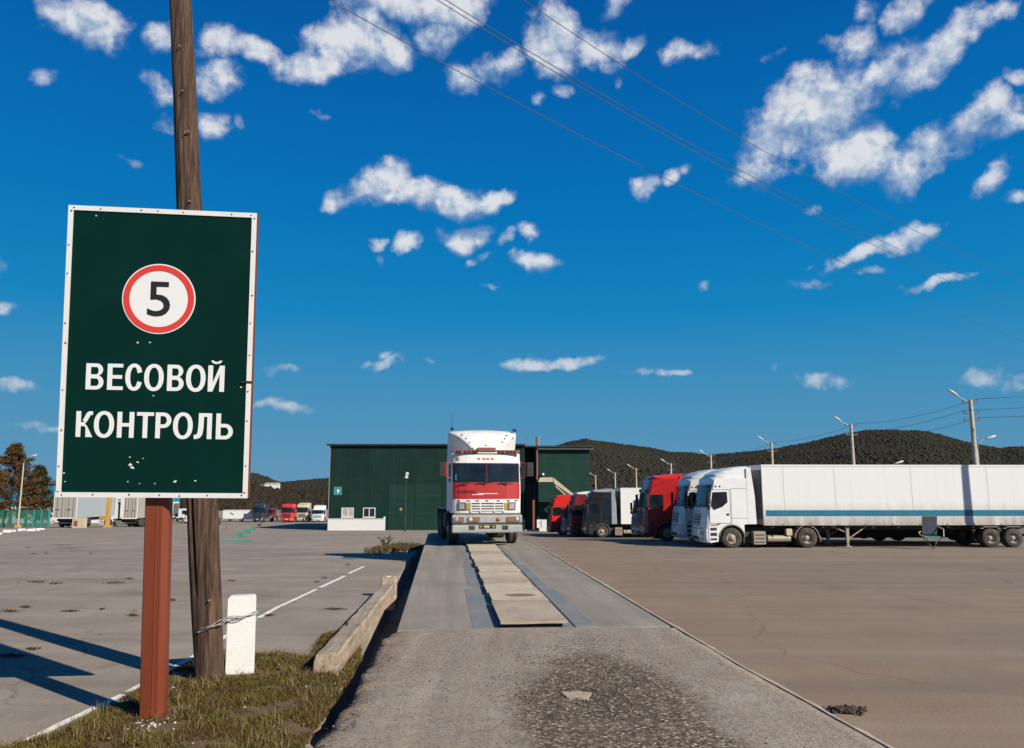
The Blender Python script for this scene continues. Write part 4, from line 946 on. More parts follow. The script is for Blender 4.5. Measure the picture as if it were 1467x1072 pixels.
        if stripe:
            b = MB()
            for s in (-1, 1): b.bb((xa + .12, s * 1.2605, 1.545), (xb - .1, s * 1.2755, 1.83))
            b.build('stripe', stripe, tb)
        b = MB(); b.bb((xa - .002, -1.15, z0 + .3), (xa - .06, 1.15, z1 - .25)); b.build('front_wall', mat['gray'], tb)
        b = MB()
        for s in (-1, 1): b.bb((xa + .2, s * .45, .86), (xb - .1, s * .55, z0 + .01))
        for k in range(11): b.bb((xa + .4 + 1.25 * k, -1.2, .98), (xa + .5 + 1.25 * k, 1.2, z0 + .012))
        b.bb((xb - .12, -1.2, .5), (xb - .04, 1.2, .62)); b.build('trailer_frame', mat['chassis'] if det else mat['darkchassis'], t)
        if not det:
            for s in (-1, 1): b = MB(); b.bb((4.6, s * 1.18, .30), (xb - .4, s * 1.24, 1.02)); b.build('added_shade_skirt', mat['darkchassis'], t)  # dark skirts added only so the space under these trailers reads as shade
        for s in (-1, 1):
            b = MB(); x = 5.75; b.bb((x - .07, s * 1.02, .30), (x + .07, s * 1.16, 1.1)); b.bb((x - .05, s * 1.04, .1), (x + .05, s * 1.14, .3)); b.bb((x - .16, s * .98, .06), (x + .16, s * 1.2, .1))
            b.cyl((x + .06, s * 1.09, .45), (x + 1.05, s * 1.05, 1.08), .035, n=6); b.cyl((x - .06, s * 1.09, .75), (x - .8, s * 1.05, 1.08), .03, n=6); b.build('landing_leg', mat['rim'], t)
            for xw in (xa + 11.3 + woff, xa + 12.45 + woff):
                wheel(t, xw, s * .98, .47, .5, s, True, tyre=None if det else mat['shadetyre'])
            b = MB()
            for xw in (xa + 11.3 + woff, xa + 12.45 + woff): b.bb((xw - .36, s * .72, 1.0), (xw + .36, s * 1.24, 1.03)); b.bb((xw - .50, s * .72, .93), (xw - .36, s * 1.24, .96)); b.bb((xw + .36, s * .72, .93), (xw + .50, s * 1.24, .96))
            b.build('trailer_mudguard', mat['tank'], t)
    return t
def place(px, Y, xoff=0): 
    x = (px - CX) / F * Y; return Vector((x + xoff, Y, 0))
ROW = 'lorries parked side by side along the right of the yard'
TILT = R(2.2)
p_white = M('white_cab_paint', (.70, .71, .72), .28, 0, .22, (.45, .40, .34), 2.2, coat=.4); p_white2 = M('off_white_cab_paint', (.52, .54, .56), .3, 0, .25, (.4, .36, .3), 2.2, coat=.3)
p_red = M('red_cab_paint', (.40, .012, .012), .25, 0, .15, (.2, .03, .02), 2, coat=.4); p_bright = M('bright_red_paint', (.62, .022, .014), .3, 0, .15, (.3, .04, .03), 2, coat=.3)
p_teal = M('grey_blue_cab_paint', (.09, .19, .24), .35, 0, .25); p_black = M('black_cab_paint', (.014, .014, .016), .2, 0, .25, (.07, .055, .045), 2, coat=.4)
p_dred = M('dark_red_cab_paint', (.16, .010, .016), .3, 0, .2, coat=.3); p_blue = M('blue_cab_paint', (.055, .12, .23), .3, 0, .2, coat=.3); p_cream = M('cream_cab_paint', (.52, .46, .35), .35, 0, .2)
p_navy = M('navy_cab_paint', (.018, .03, .055), .3, 0, .2); p_silver = M('silver_panel', (.36, .40, .44), .35, .3, .25)
mur = M('dark_mural_film', (.010, .016, .024), .15, 0, .5, (.05, .07, .09), 2.5)
def G(Y): return interp(Y, HR)
lorry('long white articulated lorry with a blue stripe, nearest in the row', 'lorry', p_white, (10.62, 39.2, G(38) - .03), TILT, ROW, 'sleek', p_white, mat['trailer'], mat['stripe'])
lorry('second white lorry, half hidden behind the striped one', 'lorry', p_white2, (10.35, 43.0, G(42)), TILT, ROW, 'sleek', p_white2, mat['trailer2'], det=False, tl=15.5, woff=2.0)
lorry('tall dark red truck parked between white and grey-blue cabs', 'lorry', p_red, (9.15, 47.6, G(46.6)), TILT, ROW, 'tall', p_bright, mat['trailer2'], det=False)
lorry('grey-blue truck with a low cab beyond the dark red one', 'lorry', p_teal, (10.0, 56.0, G(55)), TILT, ROW, 'low', None, None, det=False)
lorry('black lorry with a dark cab mural pulling a white box trailer', 'lorry', p_black, (7.35, 65.4, G(64)), TILT, ROW, 'tall', p_silver, mat['white'], mural=mur, det=False, gap=mat['white'])
lorry('dark red lorry with a white roof fairing behind the black one', 'lorry', p_dred, (6.35, 69.6, G(69)), TILT, ROW, 'tall', p_white, mat['trailer2'], det=False)
lorry('blue cabbed lorry squeezed between two red ones', 'lorry', p_blue, (6.0, 73.4, G(73)), TILT, ROW, 'low', p_blue, mat['trailer2'], det=False)
lorry('bright red lorry farthest along the row by the green building', 'lorry', p_bright, (5.0, 78.2, G(78)), TILT, ROW, 'tall', p_bright, mat['trailer2'], det=False)
# ---------------------------------------------------------------- the red and white truck on the weighbridge
kp = on(690.5, 778.5, .2); KT = thing('truck_tractor', 'old red and white truck with a tall roof spoiler standing on the weighbridge', 'truck', (kp.x, kp.y, .2), R(99))
kw = M('old_white_cab_paint', (.70, .70, .69), .4, 0, .45, (.4, .33, .26), 3); kr = M('old_red_cab_paint', (.39, .018, .020), .4, 0, .4, (.24, .035, .03), 3); kb = mat['bumpersteel']; kd = M('dark_red_window_frame', (.12, .012, .014), .4, 0, .3)
fr = [(-1.30, 1.06), (-1.33, 1.5), (-1.31, 2.05), (-1.20, 2.68), (-1.17, 3.02)]
HK = 1.175
b = MB(); loft(b, fr + [(-1.0, 3.06), (.82, 3.06), (.86, 3.0), (.86, 1.12), (.6, 1.1)] + arch((0, .52), .64, 62, 118, 6) + [(-.6, 1.08)], HK, drop=.02); b.build('cab', kw, KT, bevel=.012)
b = MB(); patch(b, fr, HK, -HK * .955, HK * .955, 1.53, 2.06, .012); patch(b, fr, HK, -HK * .955, HK * .955, 2.065, 2.715, .008, .02, 1)
b.build('front_panel', [kr, kd], KT)
b = MB(); patch(b, fr, HK, -HK * .925, -.014, 2.085, 2.69, .02); patch(b, fr, HK, .014, HK * .925, 2.085, 2.69, .02); ws_ = b.build('windscreen', mat['glass'], KT)
b = MB(); patch(b, fr, HK, 1.00, 1.05, 2.14, 2.34, .026, .004); b.build('windscreen_sticker', mat['bluecl'], ws_)
b = MB()
for a_, c_ in ((-.95, -.35), (-.2, .4), (.5, 1.0)):
    b.tube([(-1.34, a_, 2.09), (-1.35, (a_ + c_) / 2, 2.06), (-1.345, c_, 2.03)], .012)
    b.tube([(-1.345, c_ - .1, 2.06), (-1.35, c_ - .35, 2.01)], .016)
b.build('wiper', mat['black'], KT)
b = MB(); patch(b, fr, HK, -.52, .52, 1.15, 1.43, .012); b.build('grille_back', mat['grille'], KT)
b = MB()
for k in range(4): patch(b, fr, HK, -.56, .56, 1.14 + .085 * k, 1.185 + .085 * k, .03, .03)
for y in (-.56, -.25, .22, .53): patch(b, fr, HK, y - .02, y + .02, 1.10, 1.45, .034, .03)
b.build('grille', kw, KT)
b = MB(); patch(b, fr, HK, -.35, .30, 1.69, 1.715, .018); patch(b, fr, HK, .12, .5, 1.66, 1.68, .018); b.build('trim_strip', mat['white'], KT)
def front_text(body, y0, y1, z0, z1, x, m, par, bold=.03):
    """letters on the front of the truck: -X looks at the viewer, so the words run towards -Y ... +Y mirrored"""
    me, (u0, u1, v0, v1) = text_mesh(body, 0, 0, 0, .018); zx_ = [(z, x_) for x_, z in fr]
    for v in me.vertices:
        q = v.co.copy(); yy = y0 + (q.x - u0) / (u1 - u0) * (y1 - y0); zz = z0 + (q.y - v0) / (v1 - v0) * (z1 - z0); xx = interp(zz, zx_)
        v.co = (xx + front_shift(xx, yy, HK, -1.33) - .014 - (q.z > 0) * .003, yy, zz)
    me.materials.clear(); me.materials.append(m); return link('lettering', me, par)
front_text('КАМАЗ', .96, .40, 1.715, 1.815, -1.350, mat['letterblack'], KT)
b = MB()
for y in (.27, .1, -.03, -.18): b = MB(); patch(b, fr, HK, y - .05, y + .035, 2.83, 2.875, .012); b.build('marker_light', mat['redlens'], KT)
b = MB(); patch(b, fr, HK, .94, 1.02, 2.80, 2.90, .012, .02); b.build('marker_light', mat['amber'], KT)
b = MB()
for y in (.93, .62, .32, 0, -.38, -.72, -1.0): patch(b, fr, HK, y - .045, y + .045, 1.455, 1.485, .016)
b.build('vent', mat['black'], KT)
for s in (-1, 1):
    b = MB(); patch(b, fr, HK, s * .84 - .135, s * .84 + .135, 1.16, 1.42, .02, .03); patch(b, fr, HK, s * .84 - .09, s * .84 + .09, 1.20, 1.38, .035, .03, 1); b.build('headlight', [mat['gray'], mat['lens']], KT)
    b = MB(); patch(b, fr, HK, s * .625 - .06, s * .625 + .06, 1.18, 1.40, .035, .03); b.build('indicator', mat['yellowlens'], KT)
b = MB(); b.rbox((-1.50, -1.15, .74), (-1.18, 1.15, 1.01), .05, axis=1); b.bb((-1.47, -1.1, 1.012), (-1.3, 1.1, 1.05), 1)
b.rbox((-1.53, -1.15, .43), (-1.2, 1.15, .69), .05, axis=1); b.bb((-1.45, -1.12, .69), (-1.25, 1.12, .74), 1)
for y in (-.58, .52): b.bb((-1.536, y - .11, .52), (-1.50, y + .11, .685), 1)
b.build('bumper', [kb, mat['chassis']], KT, bevel=.012)
for s, ws in ((-1, ((.62, 1.08, 'lens'),)), (1, ((.78, 1.12, 'amber'), (.26, .66, 'lens')))):
    for a_, c_, mm in ws:
        b = MB(); b.rbox((-1.525, s * a_, .79), (-1.47, s * c_, .95), .03, 0, 0); o = b.build('bumper_light', mat['gray'], KT)
        b = MB(); b.lathe([(.0005, -.03), (.055, -.02), (.066, 0)], (0, 0, 0), 16, axis='y'); b.v = [(-1.525 + y * .6, s * (c_ - .1) + x, .87 + z) for x, y, z in b.v]; b.build('bulb_lens', mat['lens'], o)
        b = MB(); b.rbox((-1.535, s * a_ + s * .04, .81), (-1.51, s * (a_ + c_) / 2, .93), .02, 0, 0); b.build('indicator_lens', mat['amber'], o)
b = MB(); b.lathe([(.0005, -.03), (.05, -.02), (.07, 0), (.07, .04)], (0, 0, 0), 16); b.v = [(-1.52 + y * .6, -.36 + x, .87 + z) for x, y, z in b.v]; b.build('tow_socket', mat['amber'], KT)
b = MB(); b.bb((-1.545, -.28, .58), (-1.53, .28, .69)); b.bb((-1.551, .18, .62), (-1.545, .26, .66), 1); b.bb((-1.551, -.24, .61), (-1.545, -.16, .67), 1); b.bb((-1.551, -.06, .61), (-1.545, .12, .67), 2); b.build('number_plate', [mat['black'], mat['yellowlens'], mat['beige']], KT)
# spoiler on the roof
b = MB()
hsp = 3.90; secs = []
KS = [1, .97, .93, .88, .82, .75, .68, .61, .54, .48, .42, .3]
def scoop(z, k): return max(0, k - interp(z, [(3.066, .36), (3.2, .42), (3.42, .58), (3.64, .78), (3.8, .97)])) * 1.16 * 1.55
ZR = [(3.066, -1.10), (3.2, -1.06), (3.42, -.93), (3.64, -.72), (3.8, -.46), (3.88, -.2)]
zr = [3.066 + (3.88 - 3.066) * q / 16 for q in range(17)]
for k in [-q for q in KS] + [0] + KS[::-1]:
    y = 1.16 * k; k = abs(k); sx = .30 * k ** 4; dz = .05 * k ** 2
    secs.append([(interp(z_, ZR) + scoop(z_, k) + sx * (.3 + .5 * (z_ - 3.066)), y, z_ - dz * max(0, (z_ - 3.066) / .82)) for z_ in zr] + [(.9, y, hsp - dz), (.98, y, 3.066)])
n_ = len(secs[0]); vs_ = [p for s in secs for p in s]
b.add(vs_, [(j * n_ + i, j * n_ + (i + 1) % n_, (j + 1) * n_ + (i + 1) % n_, (j + 1) * n_ + i) for j in range(24) for i in range(n_)], 0, True)
b.add(vs_, [tuple(range(n_)), tuple(range(24 * n_, 25 * n_))])
sp = b.build('roof_spoiler', kw, KT)
b = MB()
for y, z in ((.78, 3.70), (.66, 3.56), (.55, 3.42), (-.76, 3.68), (-.67, 3.56), (-.57, 3.43), (0, 3.32), (.46, 3.20), (-1.0, 3.6), (.9, 3.56)):
    x = interp(z, [(3.066, -1.10), (3.2, -1.06), (3.42, -.93), (3.64, -.72), (3.8, -.46)]) + scoop(z, abs(y) / 1.16)
    b.cyl((x + .03, y, z), (x - .03, y, z), .022, n=8)
b.build('rivet', mat['chassis'], sp)
b = MB(); b.bb((-1.21, -1.12, 3.03), (-1.10, 1.12, 3.15)); 
for y in (1.0, .9, .72, .6, .46, .38, -.42, -.55, -.70, -.82, -.95): b.bb((-1.235, y - .035, 3.05), (-1.21, y + .035, 3.12), 1)
b.bb((-1.25, -.30, 3.10), (-1.08, .30, 3.23)); b.bb((-1.215, -.35, 3.035), (-1.211, .3, 3.075), 2)
b.build('light_bar', [mat['brownpipe'], mat['black'], mat['white']], KT)
b = MB(); b.cyl((-.3, 1.10, 3.86), (-.3, 1.10, 3.96), .055, n=10); b.cyl((-.3, 1.10, 3.95), (-.28, 1.13, 4.45), .008, .004, 6); b.build('antenna', mat['black'], KT)
b = MB(); b.rbox((-.32, -1.16, 3.84), (-.18, -1.04, 3.94), .03); b.build('marker_lamp', mat['chassis'], KT)
for s in (-1, 1):
    ya, yb = sorted((s * (HK - .012), s * (HK + .006)))
    b = MB(); b.prism([(-.96, 1.16), (-.98, 2.05), (-.9, 2.78), (-.1, 2.80), (-.1, 1.16)], ya, yb); d = b.build('door', kw, KT)
    ya, yb = sorted((s * (HK - .01), s * (HK + .010)))
    b = MB(); b.prism([(-.92, 2.10), (-.85, 2.68), (-.18, 2.70), (-.18, 2.1)], ya, yb); b.build('side_window', mat['glass'], d)
    b = MB(); y = s * (HK + .30); b.rbox((-1.22, y - .12, 2.28), (-1.10, y + .12, 2.74), .03); b.cyl((-1.15, y, 2.70), (-1.08, s * HK, 2.74), .016, n=6, mi=1); b.cyl((-1.15, y, 2.32), (-1.08, s * HK, 2.2), .016, n=6, mi=1)
    b.cyl((-1.14, y - s * .14, 2.3), (-1.14, y - s * .14, 2.74), .03, n=8, mi=1); b.build('mirror', [mat['black'], kr], KT)
    wheel(KT, 0, s * 1.02, .5, .33, s)
    for xw in (3.1, 4.42): wheel(KT, xw, s * .95, .5, .58, s, True)
    b = MB(); b.bb((2.4, s * .66, 1.08), (5.1, s * 1.24, 1.11)); b.bb((2.36, s * .66, .4), (2.39, s * 1.24, 1.1)); b.bb((5.1, s * .66, .5), (5.13, s * 1.24, 1.1)); b.build('mudguard', mat['black'], KT)
    b = MB(); guard(b, 0, .58, *sorted((s * .82, s * 1.22)), 15, 165, .03); b.build('mudguard', mat['black'], KT)
    b = MB(); b.rbox((.95, s * .62, .45), (2.2, s * 1.2, 1.0), .08, axis=0); b.build('fuel_tank', mat['chassis'], KT)
b = MB()
for s in (-1, 1): b.bb((-1.2, s * .38, .72), (5.5, s * .46, .98))
b.cyl((0, -.9, .5), (0, .9, .5), .08); b.bb((-.5, -.4, .45), (.9, .4, 1.05)); b.cyl((3.1, -.9, .5), (3.1, .9, .5), .1); b.cyl((4.42, -.9, .5), (4.42, .9, .5), .1); b.lathe([(.2, 0), (.48, 0), (.48, .06), (.2, .06)], (3.7, 0, 1.1), 20, axis='z')
b.cyl((-.25, -.55, .36), (-.1, -.2, .30), .06); b.cyl((-.3, .2, .4), (-.3, -.8, .42), .03); b.bb((-.4, -.62, .28), (-.2, -.5, .5)); b.bb((-1.0, -.36, .40), (1.2, .36, 1.0)); b.bb((1.3, -1.1, .42), (1.4, 1.1, 1.05)); b.build('chassis', mat['darkchassis'], KT)
b = MB()
for y0_, y1_ in ((-.5, .5),): b.bb((.98, -1.1, 1.1), (1.04, 1.1, 1.5))
b.build('rear_guard', mat['chassis'], KT)
# ---------------------------------------------------------------- the green warehouse
YA = 108.0; gA = gz(-12, YA) - .1
xa, xb = at(472, 700, YA).x, at(752, 700, YA).x; zt = at(600, 638.5, YA).z
BLD = thing('warehouse', 'big dark green metal clad warehouse behind the weighed truck', 'building', (xa, YA, gA))
wA = xb - xa; hA = zt - gA
def loc_px(px, py, y=YA): q = at(px, py, y); return q.x - xa, q.z - gA
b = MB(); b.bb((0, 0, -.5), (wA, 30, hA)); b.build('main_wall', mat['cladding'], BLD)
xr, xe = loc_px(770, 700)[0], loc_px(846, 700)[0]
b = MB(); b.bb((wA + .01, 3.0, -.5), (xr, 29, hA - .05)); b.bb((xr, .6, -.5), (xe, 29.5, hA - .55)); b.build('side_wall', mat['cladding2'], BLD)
b = MB(); b.bb((-.5, -.45, hA), (wA + .02, 30.4, hA + .22)); b.bb((wA + .03, -.2, hA - .22), (xe + .55, 30, hA - .02)); b.bb((xr, .0, hA - .54), (xe + .5, .5, hA - .24), 1); b.build('roof', [mat['roofdark'], mat['gray']], BLD)
b = MB(); b.bb((-.10, -.06, .1), (.0, .12, hA - .05)); b.build('corner_trim', mat['steel'], BLD)
def win(x0, y0, x1, y1, open_=False):
    (a, c_), (d, e) = loc_px(x0, y1), loc_px(x1, y0); fw = .11
    b = MB(); b.bb((a, -.06, c_), (d, .02, c_ + fw)); b.bb((a, -.06, e - fw), (d, .02, e)); m_ = (a + d) / 2
    for q in (a, m_ - fw / 2, d - fw): b.bb((q, -.06, c_ + fw), (q + fw, .02, e - fw))
    f = b.build('window', mat['white'], BLD)
    b = MB(); b.bb((a + fw, -.03, c_ + fw), (m_ - fw / 2, -.012, e - fw)); b.build('pane', mat['glass'] if open_ else mat['lens'], f)
    b = MB(); b.bb((m_ + fw / 2, -.03, c_ + fw), (d - fw, -.012, e - fw)); b.build('pane', mat['glassblue'] if open_ else mat['lens'], f)
    b = MB(); b.bb((a - .05, -.12, c_ - .07), (d + .05, .0, c_ - .01)); b.build('sill', mat['white'], f)
win(489, 727.5, 507, 741.5); win(520, 727.5, 538, 741.5, True)
(a, c_), (d, e) = loc_px(556, 757), loc_px(632, 694)
b = MB(); b.bb((a, -.05, .02), ((a + d) / 2 - .04, .0, e)); b.bb(((a + d) / 2 + .04, -.05, .02), (d, .0, e))
for q in (.33, .66): b.bb((a, -.075, e * q - .05), ((a + d) / 2 - .04, -.05, e * q + .05)); b.bb(((a + d) / 2 + .04, -.075, e * q - .05), (d, -.05, e * q + .05))
gt = b.build('gate', mat['cladding2'], BLD)
(a, c_), (d, e) = loc_px(629.5, 744), loc_px(632.5, 728); b = MB(); b.bb((a, -.10, c_), (d, -.052, e)); b.build('handle', mat['white'], gt)
(a, c_), (d, e) = loc_px(478, 709.5), loc_px(490, 697.5)
b = MB(); b.bb((a, -.10, c_), (d, -.02, e)); pl_ = b.build('wall_plaque', mat['teal'], BLD)
b = MB(); cxp, czp = a + (d - a) * .56, c_ + (e - c_) * .45
b.prism([(cxp - .16, czp + .22), (cxp, czp + .28), (cxp + .16, czp + .22), (cxp + .12, czp - .1), (cxp, czp - .28), (cxp - .12, czp - .1)], -.125, -.105); b.build('emblem', mat['white'], pl_)
q = loc_px(574, 730); b = MB(); b.lathe([(.0005, -.10), (.15, -.09), (.2, -.05), (.2, .0)], (q[0], -.0, q[1]), 16); b.build('yellow_sign', mat['yellowlens'], BLD)
# tall pipes, landing box, stair rail
p0, p1 = loc_px(770.5, 690), loc_px(770.5, 626)
b = MB(); b.cyl((p0[0] - .12, .25, p0[1]), (p0[0] - .12, .25, p1[1]), .15, n=12); b.build('flue_pipe', mat['brownpipe'], BLD)
b = MB(); b.cyl((p0[0] + .18, .3, p0[1] + 4.5), (p0[0] + .18, .3, p1[1] + .05), .08, n=10); b.build('flue_pipe', mat['steel'], BLD)
p0, p1 = loc_px(763, 700), loc_px(763, 646); b = MB(); b.cyl((p0[0], 2.7, 4.0), (p0[0], 2.7, p1[1]), .13, n=10); b.build('drain_pipe', mat['black'], BLD)
q = loc_px(756, 640); b = MB(); b.cyl((q[0], 5, hA), (q[0], 5, hA + 2.0), .03, n=6); b.bb((q[0] - .3, 4.98, hA + 1.4), (q[0] + .3, 5.02, hA + 1.44)); b.build('aerial', mat['gray'], BLD)
(a, c_), (d, e) = loc_px(770.6, 719), loc_px(792, 691)
b = MB(); b.bb((a, -2.4, c_), (d, .55, e)); b.build('landing_box', mat['cladding2'], BLD)
(_, e2) = loc_px(790, 684.5)
b = MB(); b.prism([(a - .05, e + .01), (a + .25, e2), (d - .15, e2), (d + .1, e + .01)], -2.5, .55)
s1_ = loc_px(823, 712)
b.prism([(d - .2, e2 - .02), (d, e2 - .08), (s1_[0] + .2, s1_[1]), (s1_[0] - .3, s1_[1] - .02), (d + .1, e - .25)], -2.5, -2.2)
b.prism([(d + .2, e - .6), (d + .3, e - .5), (s1_[0] - .5, s1_[1] - .35), (s1_[0] - .8, s1_[1] - .35)], -2.45, -2.25); b.build('stair_rail', mat['beige'], BLD)
for q in (764, 789): 
    x_ = loc_px(q, 740)[0]; b = MB(); b.bb((x_ - .14, -2.3, 0), (x_ + .14, -2.05, c_ - (.0 if q > 770 else -.3))); b.build('support_post', mat['brownpipe'], BLD)
b = MB(); b.bb((wA + .15, 2.6, 0.02), (xr - .05, 2.99, c_ + 2.5)); b.build('doorway', mat['black'], BLD)
b = MB(); q = loc_px(778, 681); b.lathe([(.0005, .0), (.16, -.02), (.2, .18), (.05, .3)], (q[0], .3, q[1]), 12, axis='z'); b.build('wall_lamp', mat['white'], BLD)
# low white wall, cabinet and kerb in front
g_ = gz(-23, YA - 2); (xl, _, _), (xh, _, _) = at(470.5, 740, YA - 2), at(552, 740, YA - 2); ztop = at(500, 743, YA - 2).z
b = MB(); b.bb((xl, YA - 2.2, g_ - .3), (xh, YA - 1.9, ztop)); b.bb((xh - .2, YA - 2.25, ztop), (xh, YA - 1.85, ztop + .25)); b.bb((xl - .03, YA - 2.24, ztop - .08), (xh - .21, YA - 1.86, ztop + .0))
tag(b.build('low_wall', mat['whitepaint_conc']), 'low whitewashed wall below the warehouse windows', 'wall')
q = at(776, 760, 100); g_ = gz(q.x, 100)
cb = thing('metal_cabinet', 'white metal cabinet standing under the warehouse landing', 'cabinet', (q.x, 100, g_)); 
b = MB(); b.bb((-.62, -.3, .42), (.62, .3, 1.45)); b.build('body', mat['white'], cb, bevel=.02)
b = MB(); b.bb((-.1, -.325, .5), (-.02, -.302, 1.4)); b.bb((-.35, -.32, 1.0), (-.2, -.302, 1.1)); b.build('door_seam', mat['gray'], cb)
b = MB(); b.bb((-.3, -.28, 0), (.6, .28, .42)); b.build('plinth', mat['white'], cb)
q1, q2 = ground_px(752, 761), ground_px(796, 761); b = MB(); b.bb((q1.x, q1.y, q1.z - .3), (q2.x, q1.y + .4, q1.z + .18)); tag(b.build('kerb', mat['kerbc'], None, bevel=.03), kind='structure')
# ---------------------------------------------------------------- street lamps
def lamp_post(label, x, y, zb, h, arm=-1, group='concrete lamp posts beyond the lorries', bars=2, metal=False, sc=1.0, cm=None):
    t = thing('street_lamp', label, 'street lamp', (x, y, zb), 0, group)
    b = MB(); b.cyl((0, 0, -.2), (0, 0, h), .20 if not metal else .09, .12 if not metal else .06, 8); b.build('pole', cm or (mat['concpole'] if not metal else mat['steel']), t)
    b = MB(); b.tube([(0, 0, h - .25), (arm * .4, 0, h + .0), (arm * .9, -.1, h + .25)] if not metal else [(0, 0, h - .05), (arm * .1, 0, h + .3), (arm * .4, 0, h + .62), (arm * .7, 0, h + .72)], .03, 6); b.build('arm', mat['steel'], t)
    e = Vector((arm * .8, -.1, h + .21)) if not metal else Vector((arm * .6, 0, h + .68)); dr = Vector((arm * .95, -.1, .62 if not metal else .32)).normalized()
    a_ = dr.cross(Vector((0, 1, 0))).normalized(); vs_ = []
    for s_, w_, th in ((0, .04, .03), (.2, .12, .075), (.5, .14, .09), (.8, .08, .05)):
        c_ = e + dr * s_
        for k in range(8):
            an = k * math.pi / 4; vs_.append(c_ + Vector((0, 1, 0)) * w_ * math.cos(an) + a_ * th * math.sin(an))
    b = MB(); b.add(vs_, [(j * 8 + k, j * 8 + (k + 1) % 8, j * 8 + 8 + (k + 1) % 8, j * 8 + 8 + k) for j in range(3) for k in range(8)] + [tuple(range(8)), tuple(range(24, 32))], 0, True); b.build('lamp_head', mat['lamp'], t)
    for k in range(bars):
        z = h - .12 - (.0 if k == 0 else .75 + .45 * (k - 1)); b = MB(); b.bb((-.5, -.05, z - .04), (.5, .05, z + .04))
        for xx in (-.45, .45): b.cyl((xx, 0, z + .04), (xx, 0, z + .18), .035, n=6)
        b.build('crossarm', mat['gray'], t)
    return t
tops = [(1390, 573), (1219, 608), (1105, 634), (1018, 652), (961, 664), (911, 671), (881, 677), (853, 681)]
lab = ['tallest concrete lamp post rising over the rear of the striped trailer', 'concrete lamp post over the middle of the striped trailer', 'concrete lamp post just above the front of the striped trailer', 'concrete lamp post above the white cabs against the hill', 'concrete lamp post above the tall dark red cab', 'concrete lamp post above the white box trailer of the black lorry', 'concrete lamp post above the dark cab of the black lorry', 'smallest concrete lamp post by the warehouse corner']
LP = []; YL = [49, 63, 78, 92, 108, 122, 138, 152]
for (px_, py_), l_, Y_ in zip(tops, lab, YL):
    q = at(px_, py_, Y_); g_ = gz(q.x, Y_); lamp_post(l_, q.x, Y_, g_, q.z - g_, -1, bars=3 if Y_ < 60 else 2); LP.append(q)
for px_, py_, Y_, l_ in ((1400, 643, 56, 'thin metal lamp post with its lamp curving right beside the tallest concrete post'), (1271, 677, 64, 'thin metal lamp post whose lamp just shows over the middle of the striped trailer')):
    q = at(px_, py_, Y_); g_ = gz(q.x, Y_); lamp_post(l_, q.x, Y_, g_, q.z - g_, 1, 'metal lamp posts behind the lorries', 0, True)
# one more post of the row, just outside the view on the right: it throws the shadow across the trailer
lamp_post('concrete lamp post standing nearest the camera, out of view on the right', 27.3, 34.2, gz(27.3, 34.2), 9.2, -1, bars=2)
q = at(34, 664, 84); g_ = gz(q.x, 84); lamp_post('pale lamp post with a yellow base by the green fence', q.x, 84, g_, q.z - g_, 1, None, 0, True, cm=mat['beige'])
b = MB(); b.bb((q.x - .3, 83.8, g_), (q.x + .3, 84.2, g_ + .35)); tag(b.build('yellow_block', mat['yellow'], None, bevel=.05), 'small yellow block at the foot of the lamp by the green fence', 'block')
q = at(580, 757, 96); g_ = gz(q.x, 96); tl_ = at(580, 684, 96)
t = thing('street_lamp', 'dark lamp post with two floodlights in front of the green warehouse gate', 'street lamp', (q.x, 96, g_)); b = MB(); b.cyl((0, 0, -.2), (0, 0, tl_.z - g_), .12, .08, 8); b.build('pole', mat['roofdark'], t)
hh = tl_.z - g_
for (xx, zz, mm) in ((.18, .45, 'lamp'), (.12, .05, 'lamp'), (-.2, -.1, 'black')):
    b = MB(); b.rbox((xx - .16, -.3, hh + zz - .18), (xx + .16, .05, hh + zz + .18), .05, axis=1); b.build('floodlight', mat[mm], t)
b = MB(); b.bb((-.25, -.04, hh - .05), (.3, .04, hh + .02)); b.bb((.1, -.04, hh), (.16, .04, hh + .6)); b.build('bracket', mat['black'], t)
# cables between the lamp posts
LPX = [Vector((47, 36, LP[0].z + 1.0))] + LP
for k, dz in ((0, .06), (1, -.68), (2, -1.15)):
    pts = []
    for a_, c_ in zip(LPX, LPX[1:]):
        for j in range(12):
            t_ = j / 12; p_ = a_.lerp(c_, t_); p_.z += dz - .35 * 4 * t_ * (1 - t_); p_.x += .45 if k != 1 else -.45; pts.append(p_)
    b = MB(); b.tube(pts, .013, 5); tag(b.build('power_cable', mat['wire']), ['uppermost', 'middle', 'lowest'][k] + ' black cable strung between the concrete lamp posts', 'cable', 'cables between the lamp posts')
# overhead lines crossing the sky
def sky_cable(pts_px, y0, y1, label):
    n = 50; out = []; cum = [0]
    for p_, q_ in zip(pts_px, pts_px[1:]): cum.append(cum[-1] + math.hypot(q_[0] - p_[0], q_[1] - p_[1]))
    for k in range(n + 1):
        s_ = cum[-1] * k / n; j = max(i for i in range(len(cum) - 1) if cum[i] <= s_ + 1e-9); u_ = (s_ - cum[j]) / (cum[j + 1] - cum[j])
        px_ = pts_px[j][0] + (pts_px[j + 1][0] - pts_px[j][0]) * u_; py_ = pts_px[j][1] + (pts_px[j + 1][1] - pts_px[j][1]) * u_
        w_ = k / n; Y_ = 1 / ((1 - w_) / y0 + w_ / y1); out.append(at(px_, py_, Y_))
    b = MB(); b.tube(out, .0085, 6); return tag(b.build('power_line', mat['wire']), label, 'power line', 'power lines crossing the sky')
def curve_px(pts, n=24):
    """smooth curve through the pixels (quadratic in x)"""
    A = np.polyfit([p[0] for p in pts], [p[1] for p in pts], 2); xs_ = np.linspace(pts[0][0], pts[-1][0], n); return [(x, float(np.polyval(A, x))) for x in xs_]
